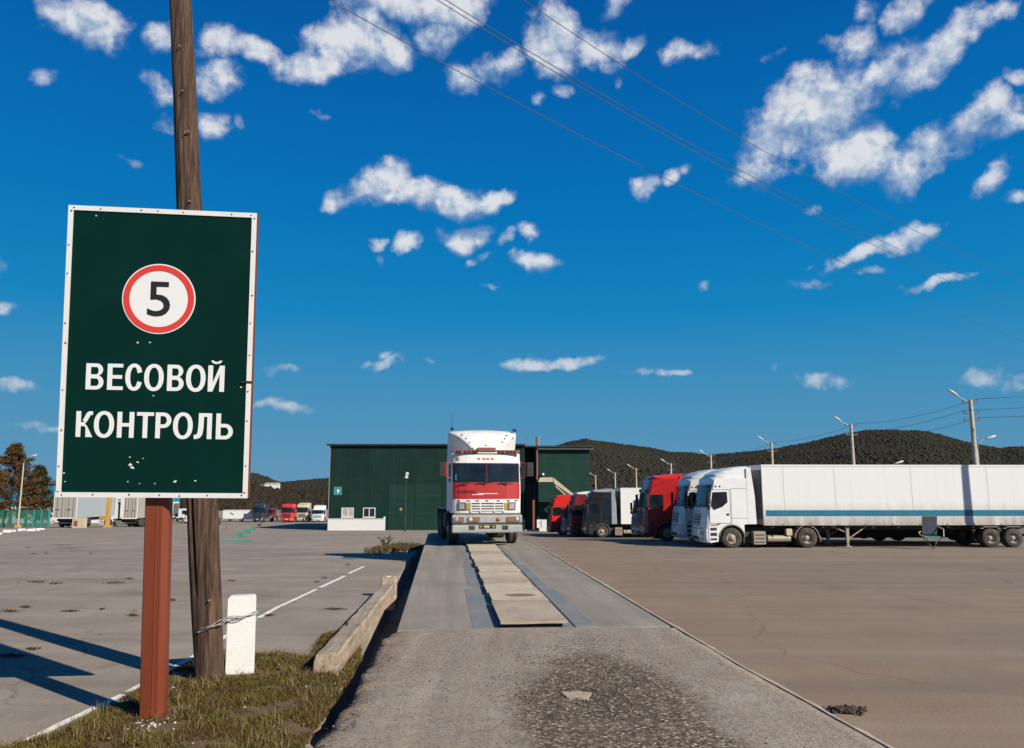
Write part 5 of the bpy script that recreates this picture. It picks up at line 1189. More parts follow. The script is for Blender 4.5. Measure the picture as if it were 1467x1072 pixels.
sky_cable(curve_px([(300, -100), (470, 0), (580, 60), (700, 125), (1000, 280), (1230, 386), (1405, 464), (1560, 528)]), 11, 75, 'lowest power line crossing the sky, passing under the others')
sky_cable(curve_px([(480, -88), (630, 0), (760, 76), (900, 158), (1100, 278), (1270, 368), (1467, 455), (1640, 520)]), 12, 75, 'lower of the two close power lines in the middle of the sky')
sky_cable(curve_px([(490, -92), (640, 0), (765, 72), (905, 156), (1110, 272), (1290, 363), (1467, 440), (1640, 502)]), 12.3, 76, 'upper of the two close power lines in the middle of the sky')
sky_cable(curve_px([(600, -105), (757, 0), (880, 88), (1000, 162), (1170, 254), (1300, 330), (1467, 404), (1640, 470)]), 13, 77, 'topmost power line crossing the sky on the right')
# ---------------------------------------------------------------- chair in front of the long trailer
q = on(1334, 786, gz(22, 36.6)); ch = thing('folding_chair', 'dark blue folding chair standing alone before the striped trailer', 'chair', (q.x, q.y, gz(q.x, q.y)), R(-12)); s = 1.30
b = MB(); b.add([(x * s, y * s, z * s) for x, y, z in ((-.30, -.12, .52), (.20, -.12, .52), (.31, .10, 1.16), (-.19, .10, 1.16), (-.30, -.09, .52), (.20, -.09, .52), (.31, .13, 1.16), (-.19, .13, 1.16))], [(0, 1, 2, 3), (4, 7, 6, 5), (0, 4, 5, 1), (1, 5, 6, 2), (2, 6, 7, 3), (3, 7, 4, 0)]); b.build('backrest', M('navy_cloth', (.02, .035, .055), .8), ch)
b = MB(); b.bb((-.32 * s, -.55 * s, .42 * s), (.2 * s, -.1 * s, .47 * s)); b.build('seat', mat['teal'], ch)
b = MB(); b.tube([(-.34 * s, -.1 * s, .62 * s), (-.48 * s, -.4 * s, .60 * s), (-.5 * s, -.6 * s, .52 * s), (-.3 * s, -.6 * s, .46 * s)], .022); b.tube([(.28 * s, .0, .8 * s), (.34 * s, -.4 * s, .72 * s), (.30 * s, -.5 * s, .46 * s)], .022); b.build('armrest', mat['beige'], ch)
for (a_, c_) in (((-.3, -.55), (.12, .1)), ((.2, -.55), (.05, -.1)), ((-.3, -.1), (-.05, -.35)), ((.2, -.1), (.05, -.3))): b = MB(); b.tube([(a_[0] * s, a_[1] * s, .44 * s), (c_[0] * s * .5, c_[1] * s, .0)], .018); b.build('leg', mat['gray'], ch)
# ---------------------------------------------------------------- left background
def conifer(label, px_, base_y, Y, top_y, wid, m1, seed):
    q = at(px_, base_y, Y); g_ = gz(q.x, Y); H = at(px_, top_y, Y).z - g_; r_ = np.random.default_rng(seed)
    t = thing('conifer_tree', label, 'tree', (q.x, Y, g_)); b = MB(); b.cyl((0, 0, -.2), (.1, 0, H * .95), .16, .03, 8)
    V_, Fc = [], []
    for k in range(230):
        u_ = r_.random() ** .8; z = H * (.10 + .88 * u_); ln = wid * (1 - u_) ** .75 * r_.uniform(.55, 1.15) + .2; a = r_.uniform(0, 6.283); d = np.array([math.cos(a), math.sin(a)]); dip = r_.uniform(-.05, .35)
        e = (d[0] * ln, d[1] * ln, z + ln * dip); 
        if k % 3 == 0: b.cyl((0, 0, z), e, .03, .01, 5, cap=False)
        for j in range(46):
            w_ = r_.uniform(.2, 1.05); c_ = np.array([d[0] * ln * w_, d[1] * ln * w_, z + ln * dip * w_]) + r_.normal(0, .10 + .13 * (1 - w_), 3) - np.array([0, 0, .1])
            dr = r_.normal(0, 1, 3); dr[:2] += d * 1.2; dr[2] -= .3; dr /= np.linalg.norm(dr); sd = np.cross(dr, r_.normal(0, 1, 3)); sd /= np.linalg.norm(sd) + 1e-6; l_ = r_.uniform(.16, .34)
            o = len(V_); V_ += [c_ - sd * .075, c_ + sd * .075, c_ + dr * l_]; Fc.append((o, o + 1, o + 2))
    b.build('trunk', mat['brownpipe'], t); np_mesh('crown', np.array(V_), np.array(Fc), m1, t); return t
larch = island_mat('rusty_needles', [(.08, .042, .015), (.11, .056, .020), (.062, .045, .016), (.13, .072, .026), (.05, .044, .017)], .9)
pine = island_mat('dark_needles', [(.022, .030, .012), (.035, .040, .016), (.05, .042, .018), (.06, .04, .018)], .9)
conifer('tall rusty conifer at the left edge behind the green fence', 12, 752, 93, 634, 4.6, larch, 3)
conifer('smaller dark conifer right of the rusty one by the turquoise building', 50, 752, 97, 667, 2.6, pine, 5)
conifer('thin rusty conifer leaning out of the left edge of the yard', -22, 752, 90, 650, 2.6, larch, 8)
# green fence
t0, t1 = at(-40, 755, 87), at(69, 755, 87); fz = gz((t0.x + t1.x) / 2, 87); ft = thing('metal_fence', 'green metal fence at the left edge of the yard', 'fence', (t0.x, 87, fz)); fl = t1.x - t0.x
for k in range(11):
    x = fl * k / 10; b = MB(); b.bb((x - .09, -.08, -.2), (x + .09, .08, 2.0)); b.build('fence_post', mat['teal'] if k > 7 else mat['fencegreen'], ft)
for k in range(10):
    b = MB(); xa_, xb_ = fl * k / 10 + .1, fl * (k + 1) / 10 - .1
    for z in (.25, 1.85): b.bb((xa_, -.03, z), (xb_, .03, z + .06))
    for j in range(7): x = xa_ + (xb_ - xa_) * (j + .5) / 7; b.bb((x - .02, -.02, .1), (x + .02, .02, 1.85))
    b.build('fence_panel', mat['fencegreen'], ft)
# broken white kerb at the left edge
b = MB(); k = 0
for px_ in range(-60, 66, 7):
    if px_ in (3, 24): continue
    q = ground_px(px_, 766 - (px_ + 10) * .11 + 1.2 * math.sin(px_)); b.box((q.x, q.y, q.z + .05), (.55, .3, .26 + .08 * math.sin(px_ * 2.1)), 0, Matrix.Rotation(.3 * math.sin(px_ * 1.3), 3, 'Z'))
tag(b.build('kerb', mat['whitepaint_conc'], None, bevel=.05), kind='structure')
# turquoise building
YB = 150; g_ = gz(-80, YB); (x0_, _, zt_), (x1_, _, _) = at(-60, 693, YB), at(196, 693, YB)
tb = thing('warehouse', 'turquoise warehouse with a white base and dark roof behind the left trailers', 'building', (x0_, YB, g_)); w_ = x1_ - x0_; h_ = zt_ - g_
b = MB(); b.bb((0, 0, h_ * .42), (w_, 20, h_)); b.build('upper_wall', mat['bluecl'], tb)
b = MB(); b.bb((.05, .05, -.4), (w_ - .05, 19.9, h_ * .42)); b.build('lower_wall', mat['whitepaint_conc'], tb)
b = MB(); b.bb((-.4, -.4, h_), (w_ + .4, 20.4, h_ + .35)); b.build('roof', mat['brownpipe'], tb)
for k in range(7):
    b = MB(); x = 3 + k * 4.4; b.bb((x, -.0, .9), (x + 1.6, .06, 2.5)); b.build('window', mat['glass'], tb)
# far white blocks on the left hill
for k, (a_, c_, y0_, y1_, l_) in enumerate(((357, 369, 699, 696, 'white building farthest left on the slope between the sign and the warehouse'), (371, 376, 698.5, 696.5, 'smallest white building on the slope left of the warehouse'), (379, 398, 697, 693.5, 'long white building farthest right on the slope left of the warehouse'))):
    p0, p1 = at(a_, y0_, 560), at(c_, y1_, 560); 
    t = thing('hillside_building', l_, 'building', ((p0.x + p1.x) / 2, 560, p0.z)); hw_ = (p1.x - p0.x) / 2; hh_ = p1.z - p0.z
    b = MB(); b.bb((-hw_, 0, -5), (hw_, 6, hh_)); b.build('wall', mat['white'], t); b = MB(); b.prism([(-hw_ - .3, hh_), (-hw_ + 1, hh_ + .9), (hw_ - 1, hh_ + .9), (hw_ + .3, hh_)], -.3, 6.3); b.build('roof', mat['beige'], t)
# boxed trailers seen from behind
def box_trailer(label, px0, px1, Y, ztop, ln, m_rear, m_side, rz=0, group='box trailers parked on the left of the yard'):
    p0, p1 = at(px0, 740, Y), at(px1, 740, Y); w_ = p1.x - p0.x; g_ = gz(p0.x, Y); h_ = at(px0, ztop, Y).z - g_
    t = thing('box_trailer', label, 'trailer', (p0.x, Y, g_), rz, group)
    b = MB(); b.bb((0, .06, 1.05), (w_, ln, h_)); b.build('box', m_side, t, bevel=.03)
    for k in (0, 1):
        b = MB(); xa_ = .06 + k * (w_ / 2 - .03); b.bb((xa_, -.02, 1.15), (xa_ + w_ / 2 - .1, .055, h_ - .1)); d = b.build('rear_door', m_rear, t)
        b = MB()
        for q_ in (.3, .75): b.cyl((xa_ + (w_ / 2 - .1) * q_, -.05, 1.15), (xa_ + (w_ / 2 - .1) * q_, -.05, h_ - .15), .025, n=6)
        b.bb((xa_ + .2, -.09, 2.0), (xa_ + .65, -.055, 2.07)); b.build('lock_bar', mat['gray'], d)
    b = MB(); b.bb((0, -.01, 1.0), (w_, .05, 1.14)); b.bb((0, -.03, h_ - .09), (w_, .05, h_ + .02)); b.bb((-.03, -.03, 1.0), (.05, .05, h_)); b.bb((w_ - .05, -.03, 1.0), (w_ + .03, .05, h_)); b.build('rear_frame', mat['white'], t)
    b = MB(); b.bb((.3, .3, .7), (w_ - .3, ln - .3, 1.04)); b.bb((.1, .1, .45), (w_ - .1, .25, .58)); b.build('frame', mat['chassis'], t)
    for y_ in (1.6, 2.8):
        for s_ in (0, 1):
            o_ = MB(); r_ = .5; x_ = .2 if s_ == 0 else w_ - .2
            o_.v = []; wl = MB(); wl.lathe([(.25, -.2), (.44, -.2), (.5, -.12), (.5, .12), (.44, .2), (.25, .2), (.2, .1), (.0005, .1)], (0, 0, 0), 20); wl.v = [(x_ + y, y_ + x, .5 + z) for x, y, z in wl.v]; wl.build('wheel', mat['rubber'], t)
    return t
t = box_trailer('grey box trailer farthest left, its closed rear doors facing the yard', 76, 109, 88, 704, 8.5, mat['trailer2'], mat['trailer3'])
t = box_trailer('grey box trailer just left of the red-brown sign post', 176, 196, 97, 712, 7, mat['trailer2'], mat['trailer2'])
b = MB(); q0 = at(155, 740, 87.5); g_ = gz(q0.x, 87.5)
yp = thing('crane_leg', 'worn yellow steel upright standing between the grey trailers', 'post', (q0.x, 87.5, g_)); b.bb((-.22, -.2, 0), (.16, .2, 3.6)); b.build('upright', mat['yellow'], yp, bevel=.03)
b = MB(); b.bb((-.35, -.35, 0), (.35, .35, .25)); b.bb((-.9, -.2, .9), (-.22, .2, 1.3), 0); b.build('foot', mat['yellow'], yp, bevel=.03)
q = at(116, 750, 86); g_ = gz(q.x, 86); b = MB(); b.bb((-.8, -.3, .0), (.5, .3, 1.1)); b.bb((-.62, -.32, .2), (-.2, -.305, .8), 1); tag(b.build('crate', [mat['beige'], mat['brownpipe']], None, (q.x, 86, g_), bevel=.03), 'pale dusty crate with a red-brown patch beside the left grey trailer', 'crate')
def gp(px_, Y_): q_ = at(px_, 740, Y_); return (q_.x, Y_, gz(q_.x, Y_))
lorry('white truck cab showing between the two grey trailers on the left', 'truck', p_white, gp(162, 108), R(0), 'trucks parked far back on the left', 'tall', p_white, mat['white'], det=False, tl=6)
lorry('white lorry seen side on between the sign post and the wooden pole', 'lorry', p_white, gp(263, 150), R(180), 'trucks parked far back on the left', 'low', None, mat['white'], det=False, tl=6.5)
lorry('red truck facing the yard, left of the cream one far behind', 'truck', p_bright, gp(413.5, 163), R(90), 'trucks parked far back on the left', 'tall', None, None, gmat=p_red)
lorry('cream truck facing the yard between the red and white ones far behind', 'truck', p_cream, gp(435, 165), R(90), 'trucks parked far back on the left', 'tall', p_cream, None)
lorry('white truck facing the yard nearest the green warehouse far behind', 'truck', p_white, gp(457, 163), R(90), 'trucks parked far back on the left', 'low', p_white, None)
lorry('dark navy truck facing the yard beside the low white trailer', 'truck', p_navy, gp(373, 163), R(84), 'trucks parked far back on the left', 'tall', None, None)
lorry('small dark red truck turned aside behind the navy one', 'truck', p_dred, gp(388, 171), R(60), 'trucks parked far back on the left', 'low', None, None)
# low white trailer with pictures
p0 = gp(319, 165); p1 = gp(362, 165); w_ = p1[0] - p0[0]
lt = thing('box_trailer', 'low white box trailer with dark spots right of the wooden pole', 'trailer', p0, 0, 'box trailers parked on the left of the yard')
b = MB(); b.bb((0, 0, .55), (w_, 2.3, 2.45)); b.build('box', mat['white'], lt, bevel=.04)
b = MB(); b.bb((.1, -.02, .6), (w_ - .1, -.0, .72)); b.bb((.1, -.02, 2.28), (w_ - .1, 0, 2.36)); b.build('edge_rail', mat['trailer3'], lt)
b = MB(); b.lathe([(.0005, -.02), (.26, -.02), (.26, 0)], (w_ * .74, 0, 1.5), 16); b.prism([(w_ * .22, 1.9), (w_ * .26, 1.95), (w_ * .38, 1.5), (w_ * .33, 1.45)], -.02, 0); b.build('dark_spot', mat['black'], lt)
for x_ in (w_ * .25, w_ * .62): b = MB(); b.lathe([(.1, -.15), (.36, -.15), (.42, -.08), (.42, .12)], (x_, .2, .42), 18); b.build('wheel', mat['rubber'], lt)
# teal scrap frames lying in the yard
for k, (px_, py_, w_, h_, l_) in enumerate(((337, 776, 1.9, .05, 'flat teal metal strip lying nearest in the scrap on the yard'), (343, 769, .9, .75, 'broken teal metal frame nearest the wooden pole'), (354, 764, .9, .8, 'middle broken teal metal frame on the yard'), (363, 759, 1.0, .7, 'bent teal metal frame third from the wooden pole'), (371, 754, 1.0, .8, 'dark teal metal frame farthest back in the scrap'))):
    q = ground_px(px_, py_); b = MB(); r_ = random.Random(k)
    b.tube([(-w_ / 2, 0, .03), (w_ / 2, .2, .03)], .035); b.tube([(-w_ / 2, .3, .03), (w_ / 2 * .8, .5, .04)], .03)
    if h_ > .1:
        b.tube([(-w_ / 2, 0, .03), (-.1, .1, h_), (w_ / 2 * .5, .2, .05)], .035); b.tube([(-.3, .1, h_ * .4), (.35, .2, h_ * .5)], .025); b.tube([(.2, .1, .03), (.42, .1, h_ * .8)], .025)
        b.bb((-.2, .05, .03), (.25, .1, .28))
    tag(b.build('scrap_frame', mat['teal'] if k != 4 else mat['roofdark'], None, q), l_, 'scrap', 'teal scrap metal lying on the yard')
b = MB(); q = ground_px(324, 758); b.cyl((0, 0, 0), (0, 0, 1.0), .05, n=8); b.bb((-.1, -.1, 0), (.1, .1, .05)); tag(b.build('short_post', mat['brownpipe'], None, q), 'short brown post in the yard just right of the wooden pole', 'post')
# ---------------------------------------------------------------- weeds in the cracks, mound of dry grass, litter
roots = []
cr = [(80, 836, 10, 2), (50, 834, 14, 2), (165, 835, 16, 2), (185, 829, 6, 1.2), (36, 870, 8, 1.6), (15, 876, 10, 2), (190, 882, 8, 1.5), (246, 860, 6, 2), (146, 873, 3, 1.2), (100, 785, 22, 1.5), (90, 781, 18, 1.2), (40, 785, 5, 1), (48, 794, 4, 1), (66, 793, 3, 1), (130, 793, 3, 1), (12, 940, 18, 3), (45, 930, 8, 2), (498, 809, 4, 1.5), (465, 828, 4, 1.2), (454, 834, 3, 1), (385, 882, 8, 1.5), (480, 873, 14, 1.5), (100, 876, 12, 1.2), (340, 880, 4, 1.2), (332, 832, 5, 1)]
for (cx_, cy_, sx_, sy_) in cr:
    for _ in range(int(22 * sx_ ** .8)):
        q = ground_px(cx_ + rng.normal(0, sx_ * .55), cy_ + rng.normal(0, sy_ * .5) - 0); roots.append(tuple(q))
mat['weed'] = island_mat('dead_weeds', [(.05, .034, .018), (.085, .055, .028), (.035, .028, .014), (.11, .075, .04), (.045, .045, .016)], .9)
tag(blades('crack_weeds', np.array(roots), .006, .028, mat['weed'], .009, 2.6), 'dead weeds growing along cracks in the left yard', 'weeds', kind='stuff')
roots = []
for _ in range(5200):
    cx_ = 570 + rng.normal(0, 20); cy_ = 790 - (cx_ - 525) * .075 + rng.normal(0, 2.2)
    if cx_ > 604 or cx_ < 522: continue
    q = ground_px(cx_, cy_); q.z += .10 * math.exp(-((cx_ - 572) / 20) ** 2) * rng.random(); roots.append(tuple(q))
mat['drygrass'] = island_mat('dry_mound_grass', [(.06, .055, .018), (.12, .085, .035), (.15, .11, .05), (.09, .06, .03), (.05, .04, .018)], .9)
tag(blades('dry_grass_mound', np.array(roots), .04, .17, mat['drygrass'], .018, 1.2), 'mound of dry grass at the end of the painted line by the weighbridge', 'grass', kind='stuff')
q = ground_px(553, 784); b = MB(); 
for k in range(9):
    a = random.uniform(0, 6.28); e = Vector((.3 * math.cos(a), .3 * math.sin(a), random.uniform(.25, .6))); b.cyl((0, 0, 0), e, .012, .006, 5)
    for j in range(7): w_ = random.uniform(.4, 1.1); c_ = e * w_ + Vector((random.uniform(-.06, .06), random.uniform(-.06, .06), 0)); b.add([c_, c_ + Vector((random.uniform(-.12, .12), random.uniform(-.05, .05), random.uniform(-.04, .1))), c_ + Vector((random.uniform(-.05, .05), .05, .09))], [(0, 1, 2)], 1)
tag(b.build('weed_plant', [mat['brownpipe'], pine], None, q), 'leafy dark weed sticking up from the dry grass mound', 'plant')
q = on(1212, 1020, .0); P = []
for _ in range(160): P.append((q.x + rng.normal(0, .09), q.y + rng.normal(0, .05), .01 + abs(rng.normal(0, .01))))
mat['clod'] = island_mat('dark_clods', [(.05, .04, .032), (.08, .06, .045), (.035, .03, .025)])
tag(pebbles('dirt_clods', np.array(P), .01, .03, mat['clod']), 'small heap of dark dirt clods beside the right edge of the ramp', 'dirt', kind='stuff')
# ---------------------------------------------------------------- sky and sun
SUN_AZ = Vector((.756, -.655, 0)).normalized(); EL = R(33)
sd = Vector((SUN_AZ.x * math.cos(EL), SUN_AZ.y * math.cos(EL), math.sin(EL)))
sl = bpy.data.lights.new('sun', 'SUN'); sl.energy = 4.6; sl.angle = R(.5); sl.color = (1, .91, .77)
so = bpy.data.objects.new('sun', sl); COL.objects.link(so); so.rotation_euler = (-sd).to_track_quat('-Z', 'Y').to_euler(); so.location = sd * 50
wd = bpy.data.worlds.new('World'); SC.world = wd; wd.use_nodes = True; nt = wd.node_tree; lk = nt.links
bg = nt.nodes['Background']; bg.inputs['Strength'].default_value = .1
sk = N(nt, 'ShaderNodeTexSky', sky_type='NISHITA'); sk.sun_disc = False; sk.sun_elevation = EL; sk.sun_rotation = math.atan2(sd.x, sd.y); sk.air_density = 1.0; sk.dust_density = .3; sk.ozone_density = 3
tc = N(nt, 'ShaderNodeTexCoord'); sx = N(nt, 'ShaderNodeSeparateXYZ'); lk.new(tc.outputs['Generated'], sx.inputs[0])
def lin(r, g, b_): return tuple(((c / 255) / 12.92 if c / 255 < .04045 else ((c / 255 + .055) / 1.055) ** 2.4) for c in (r, g, b_))
EXPO = .45
def skyc(*rgb): return tuple(c / (.1 * 2 ** EXPO) for c in lin(*rgb))
def norm_col(c): return c
grad = N(nt, 'ShaderNodeValToRGB'); els = grad.color_ramp.elements
stops = [(0, (96, 148, 184)), (.06, (82, 145, 184)), (.13, (62, 141, 186)), (.22, (14, 130, 189)), (.33, (0, 116, 184)), (.45, (0, 102, 175)), (.58, (0, 86, 158)), (.8, (0, 62, 126)), (1, (0, 44, 96))]
while len(els) < len(stops): els.new(.5)
for e_, (p_, c_) in zip(els, stops): e_.position = p_; e_.color = (*[c * .1 * 2 ** EXPO * 1.0 for c in skyc(*c_)], 1)
lk.new(sx.outputs[2], grad.inputs[0])
gs = N(nt, 'ShaderNodeVectorMath', operation='SCALE'); gs.inputs['Scale'].default_value = 1 / (.1 * 2 ** EXPO); lk.new(grad.outputs[0], gs.inputs[0])
skymix = mixc(nt, .985, sk.outputs[0], gs.outputs[0])
# clouds: puffs set out by direction, broken up by noise
def vm(op, a_, b_=None, c_=None):
    n = N(nt, 'ShaderNodeVectorMath', operation=op)
    for k, q_ in enumerate((a_, b_, c_)):
        if q_ is None: continue
        if isinstance(q_, (tuple, Vector)): n.inputs[k].default_value = q_
        else: lk.new(q_, n.inputs[k])
    return n
def mt(op, a_, b_=None, c_=None, clamp=False):
    n = N(nt, 'ShaderNodeMath', operation=op); n.use_clamp = clamp
    for k, q_ in enumerate((a_, b_, c_)):
        if q_ is None: continue
        if isinstance(q_, (int, float)): n.inputs[k].default_value = q_
        else: lk.new(q_, n.inputs[k])
    return n.outputs[0]
gen = tc.outputs['Generated']
wn = N(nt, 'ShaderNodeTexNoise'); wn.inputs['Scale'].default_value = 15; wn.inputs['Detail'].default_value = 2.5; wn.inputs['Roughness'].default_value = .6; lk.new(gen, wn.inputs['Vector'])
wo = vm('SUBTRACT', wn.outputs['Color'], (.5, .5, .5)); wp = vm('MULTIPLY_ADD', wo.outputs[0], (.048, .048, .048), gen).outputs[0]
puffs = [ # px, py, half width, half height, angle (deg, clockwise), weight
 (128, 30, 58, 34, 10, 1), (235, 52, 34, 20, -15, .7), (58, 116, 26, 12, -30, .55), (326, 60, 40, 22, -10, .8), (375, 72, 44, 14, 10, .8), (318, 112, 40, 26, -20, .72), (232, 128, 26, 18, 30, .65), (303, 180, 26, 16, 0, .62), (230, 177, 10, 14, 0, .5), (180, 237, 12, 8, 0, .4), (345, 185, 9, 16, 0, .4),
 (505, 55, 66, 44, -12, 1.1), (455, 92, 52, 24, -12, 1), (560, 72, 40, 30, 0, 1), (575, 8, 90, 26, 5, .9), (640, 15, 58, 32, -5, 1), (625, 50, 36, 22, -20, .9), (425, 108, 24, 14, -20, .7),
 (660, 108, 26, 28, -30, .8), (712, 98, 40, 20, -5, .8), (790, 60, 36, 48, -5, .9), (850, 75, 44, 32, 25, .85), (800, 32, 30, 36, 0, .85), (900, 72, 26, 14, -30, .65), (890, 5, 28, 18, -30, .75), (805, 130, 12, 9, 0, .55), (775, 145, 14, 9, 0, .5), (990, 72, 40, 14, -12, .68), (460, 163, 14, 8, 0, .4), (880, 122, 8, 8, 0, .4),
 (545, 262, 46, 32, -20, 1.1), (485, 292, 26, 14, -35, .85), (600, 278, 52, 26, 10, 1.05), (655, 288, 52, 24, 0, 1.05), (710, 286, 28, 18, -5, 1), (667, 340, 36, 22, -10, 1), (770, 369, 34, 16, 5, .95), (582, 351, 22, 14, -15, .85), (541, 353, 13, 9, 0, .65), (548, 374, 11, 9, -20, .6), (762, 332, 16, 12, 0, .75), (730, 341, 18, 9, -20, .6), (693, 366, 16, 8, -20, .5), (676, 377, 10, 6, 0, .5), (706, 411, 14, 6, 0, .4), (925, 266, 22, 14, -10, .85), (975, 256, 24, 11, -20, .7), (1003, 403, 9, 6, 0, .4),
 (1165, 160, 82, 56, -5, 1.15), (1110, 205, 62, 44, -40, .9), (1225, 220, 62, 44, 10, 1.1), (1085, 235, 46, 22, -15, .62), (1320, 225, 62, 36, -35, .95), (1400, 172, 52, 28, -25, .95), (1440, 180, 34, 16, -15, .8), (1260, 120, 70, 26, -40, .8), (1340, 80, 70, 30, -38, .85), (1410, 38, 44, 16, -30, .75), (1225, 70, 34, 34, -50, .72), (1300, 20, 42, 22, -25, .85), (1240, 15, 22, 22, 0, .68), (1340, 240, 30, 14, -30, .7), (1420, 255, 42, 14, -40, .68), (1456, 112, 14, 12, 0, .6), (1455, 285, 24, 10, 0, .5), (1270, 195, 22, 10, 0, .7), (1165, 298, 14, 9, 0, .5), (1110, 80, 22, 8, -20, .4), (1075, 235, 20, 8, 0, .3),
 (1250, 356, 74, 15, -12, .9), (1300, 340, 32, 15, -25, .85), (1172, 401, 26, 9, -6, .6), (1250, 390, 18, 6, 0, .55), (1350, 402, 50, 9, -6, .72), (1215, 370, 30, 9, 10, .7),
 (790, 522, 66, 12, -3, .95), (745, 519, 36, 13, 0, .85), (845, 515, 26, 10, -8, .8), (918, 528, 26, 7, 0, .6), (968, 530, 34, 7, 0, .65), (556, 522, 32, 10, -12, .75), (555, 508, 18, 8, 0, .6), (525, 524, 14, 6, 0, .45), (620, 521, 14, 6, 0, .5), (405, 534, 22, 7, -6, .68), (408, 582, 50, 9, 3, .75), (22, 557, 36, 9, 0, .8), (8, 440, 20, 9, -12, .75), (1176, 546, 36, 9, 0, .5), (1430, 538, 50, 14, 0, .62), (1112, 520, 10, 7, 0, .4), (60, 615, 40, 7, 0, .5), (-120, 380, 90, 40, 0, 1), (1640, 420, 90, 30, 0, 1), (1600, 120, 70, 40, -30, 1), (-150, 120, 80, 50, 0, 1)]
fld = None; low = None; wq = vm('ADD', wp, (.010, 0, .026)).outputs[0]
for px_, py_, a_, c_, an, w_ in puffs:
    d0 = ray(px_, py_).normalized(); r_ = d0.cross(Vector((0, 0, 1))).normalized(); u_ = r_.cross(d0); an = R(an)
    e1 = r_ * math.cos(an) - u_ * math.sin(an); e2 = r_ * math.sin(an) + u_ * math.cos(an)
    D_ = ray(px_, py_).length; a2, c2 = a_ * 1.2 / D_, c_ * 1.2 / D_
    dl = vm('SUBTRACT', wp, d0).outputs[0]
    p1_ = mt('MULTIPLY', N(nt, 'ShaderNodeValue').outputs[0], 0) if False else vm('DOT_PRODUCT', dl, e1 / a2).outputs['Value']; p2_ = vm('DOT_PRODUCT', dl, e2 / c2).outputs['Value']; p3_ = vm('DOT_PRODUCT', dl, d0 / .5).outputs['Value']
    cv = N(nt, 'ShaderNodeCombineXYZ'); lk.new(p1_, cv.inputs[0]); lk.new(p2_, cv.inputs[1]); lk.new(p3_, cv.inputs[2])
    ln = vm('DOT_PRODUCT', cv.outputs[0], cv.outputs[0]).outputs['Value']
    val = mt('MULTIPLY_ADD', ln, -w_, w_)
    fld = val if fld is None else mt('SMOOTH_MAX', fld, val, .06)
    if a_ * c_ > 420:
        dq = vm('SUBTRACT', wq, d0).outputs[0]; cq = N(nt, 'ShaderNodeCombineXYZ'); lk.new(vm('DOT_PRODUCT', dq, e1 / a2).outputs['Value'], cq.inputs[0]); lk.new(vm('DOT_PRODUCT', dq, e2 / c2).outputs['Value'], cq.inputs[1])
        v2 = mt('MULTIPLY_ADD', vm('DOT_PRODUCT', cq.outputs[0], cq.outputs[0]).outputs['Value'], -w_, w_)
        low = v2 if low is None else mt('MAXIMUM', low, v2)
fn = N(nt, 'ShaderNodeTexNoise'); fn.inputs['Scale'].default_value = 40; fn.inputs['Detail'].default_value = 10; fn.inputs['Roughness'].default_value = .6; fn.inputs['Distortion'].default_value = .1; lk.new(gen, fn.inputs['Vector'])
fld = mt('MAXIMUM', fld, -1.0)
den = mt('ADD', mt('MULTIPLY', fld, 1.12), mt('MULTIPLY', mt('SUBTRACT', fn.outputs['Fac'], .525), 2.3))
dm = N(nt, 'ShaderNodeMapRange', interpolation_type='SMOOTHSTEP'); dm.inputs['From Min'].default_value = -.02; dm.inputs['From Max'].default_value = 1.08; lk.new(den, dm.inputs['Value'])
fade = N(nt, 'ShaderNodeMapRange'); fade.inputs['From Min'].default_value = .03; fade.inputs['From Max'].default_value = .32; fade.inputs['To Min'].default_value = .55; fade.inputs['To Max'].default_value = .95; lk.new(sx.outputs[2], fade.inputs['Value'])
alpha = mt('MULTIPLY', dm.outputs[0], fade.outputs[0])
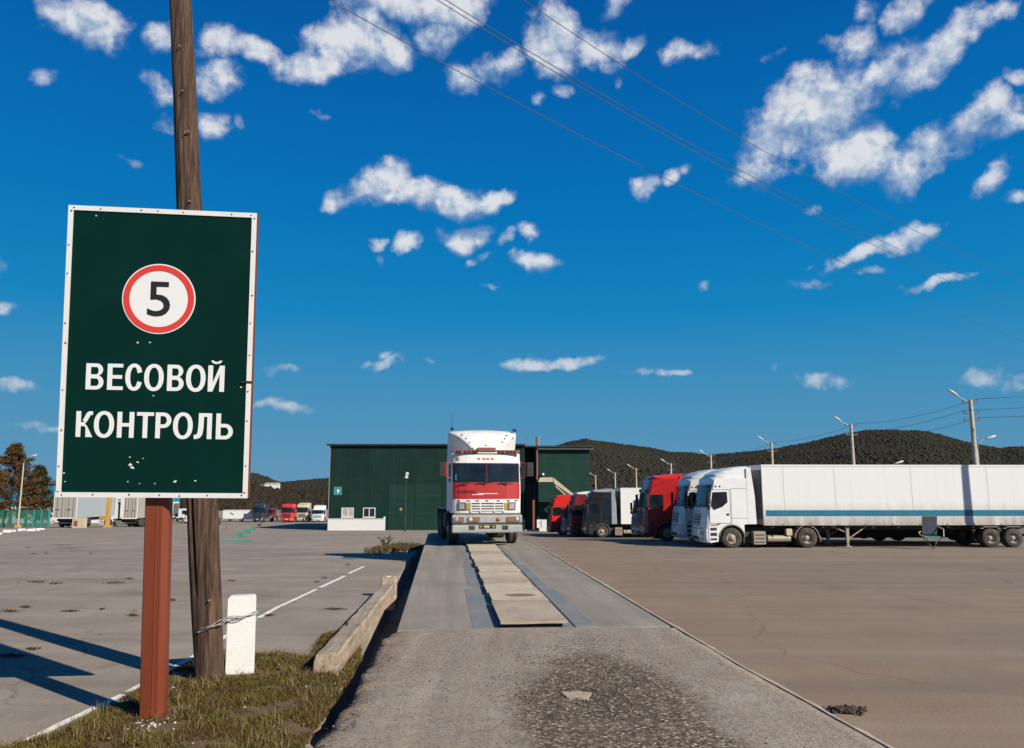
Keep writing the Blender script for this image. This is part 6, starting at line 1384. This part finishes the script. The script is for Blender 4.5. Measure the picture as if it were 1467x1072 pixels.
def relief(off, sc, det):
    a_ = N(nt, 'ShaderNodeTexNoise'); b_ = N(nt, 'ShaderNodeTexNoise')
    for q_ in (a_, b_): q_.inputs['Scale'].default_value = sc; q_.inputs['Detail'].default_value = det; q_.inputs['Roughness'].default_value = .55
    lk.new(gen, a_.inputs['Vector']); lk.new(vm('ADD', gen, off).outputs[0], b_.inputs['Vector'])
    return mt('SUBTRACT', a_.outputs['Fac'], b_.outputs['Fac'])
rl = mt('ADD', mt('MULTIPLY', relief((.014, 0, .022), 14, 4), 2.6), mt('MULTIPLY', relief((.004, 0, .006), 50, 5), 1.3))
lit = mt('SUBTRACT', mt('MINIMUM', fld, 1.0), mt('MAXIMUM', low, -.6))
br = mt('ADD', mt('MULTIPLY', mt('MINIMUM', den, 1.0), .30), mt('ADD', rl, mt('MULTIPLY_ADD', lit, .34, .22)))
cl = N(nt, 'ShaderNodeValToRGB'); ce = cl.color_ramp.elements
for k, (p_, c_) in enumerate(((.0, (140, 168, 200)), (.45, (188, 200, 216)), (.9, (228, 230, 234)))):
    if k >= len(ce): ce.new(.5)
for e_, (p_, c_) in zip(ce, ((.0, (112, 146, 188)), (.42, (174, 190, 212)), (.78, (224, 227, 232)))): e_.position = p_; e_.color = (*lin(*c_), 1)
lk.new(br, cl.inputs[0])
cs_ = N(nt, 'ShaderNodeVectorMath', operation='SCALE'); cs_.inputs['Scale'].default_value = 1 / (.1 * 2 ** EXPO); lk.new(cl.outputs[0], cs_.inputs[0])
fin = mixc(nt, alpha, skymix, cs_.outputs[0]); lk.new(fin, bg.inputs['Color'])
wd.cycles.sampling_method = 'MANUAL'; wd.cycles.sample_map_resolution = 512
# ---------------------------------------------------------------- camera and view
cam = bpy.data.cameras.new('camera'); co = bpy.data.objects.new('camera', cam); COL.objects.link(co); SC.camera = co
co.location = (0, 0, CZ); co.rotation_euler = (math.pi / 2 + PIT, 0, 0); cam.sensor_width = 36; cam.lens = F / 1467 * 36; cam.clip_end = 6000; cam.clip_start = .05
SC.render.resolution_x, SC.render.resolution_y = 1024, 748
SC.view_settings.view_transform = 'Standard'; SC.view_settings.look = 'None'; SC.view_settings.gamma = 1; SC.view_settings.exposure = EXPO
SC.cycles.max_bounces = 5; SC.cycles.diffuse_bounces = 3; SC.cycles.glossy_bounces = 3; SC.cycles.use_denoising = True
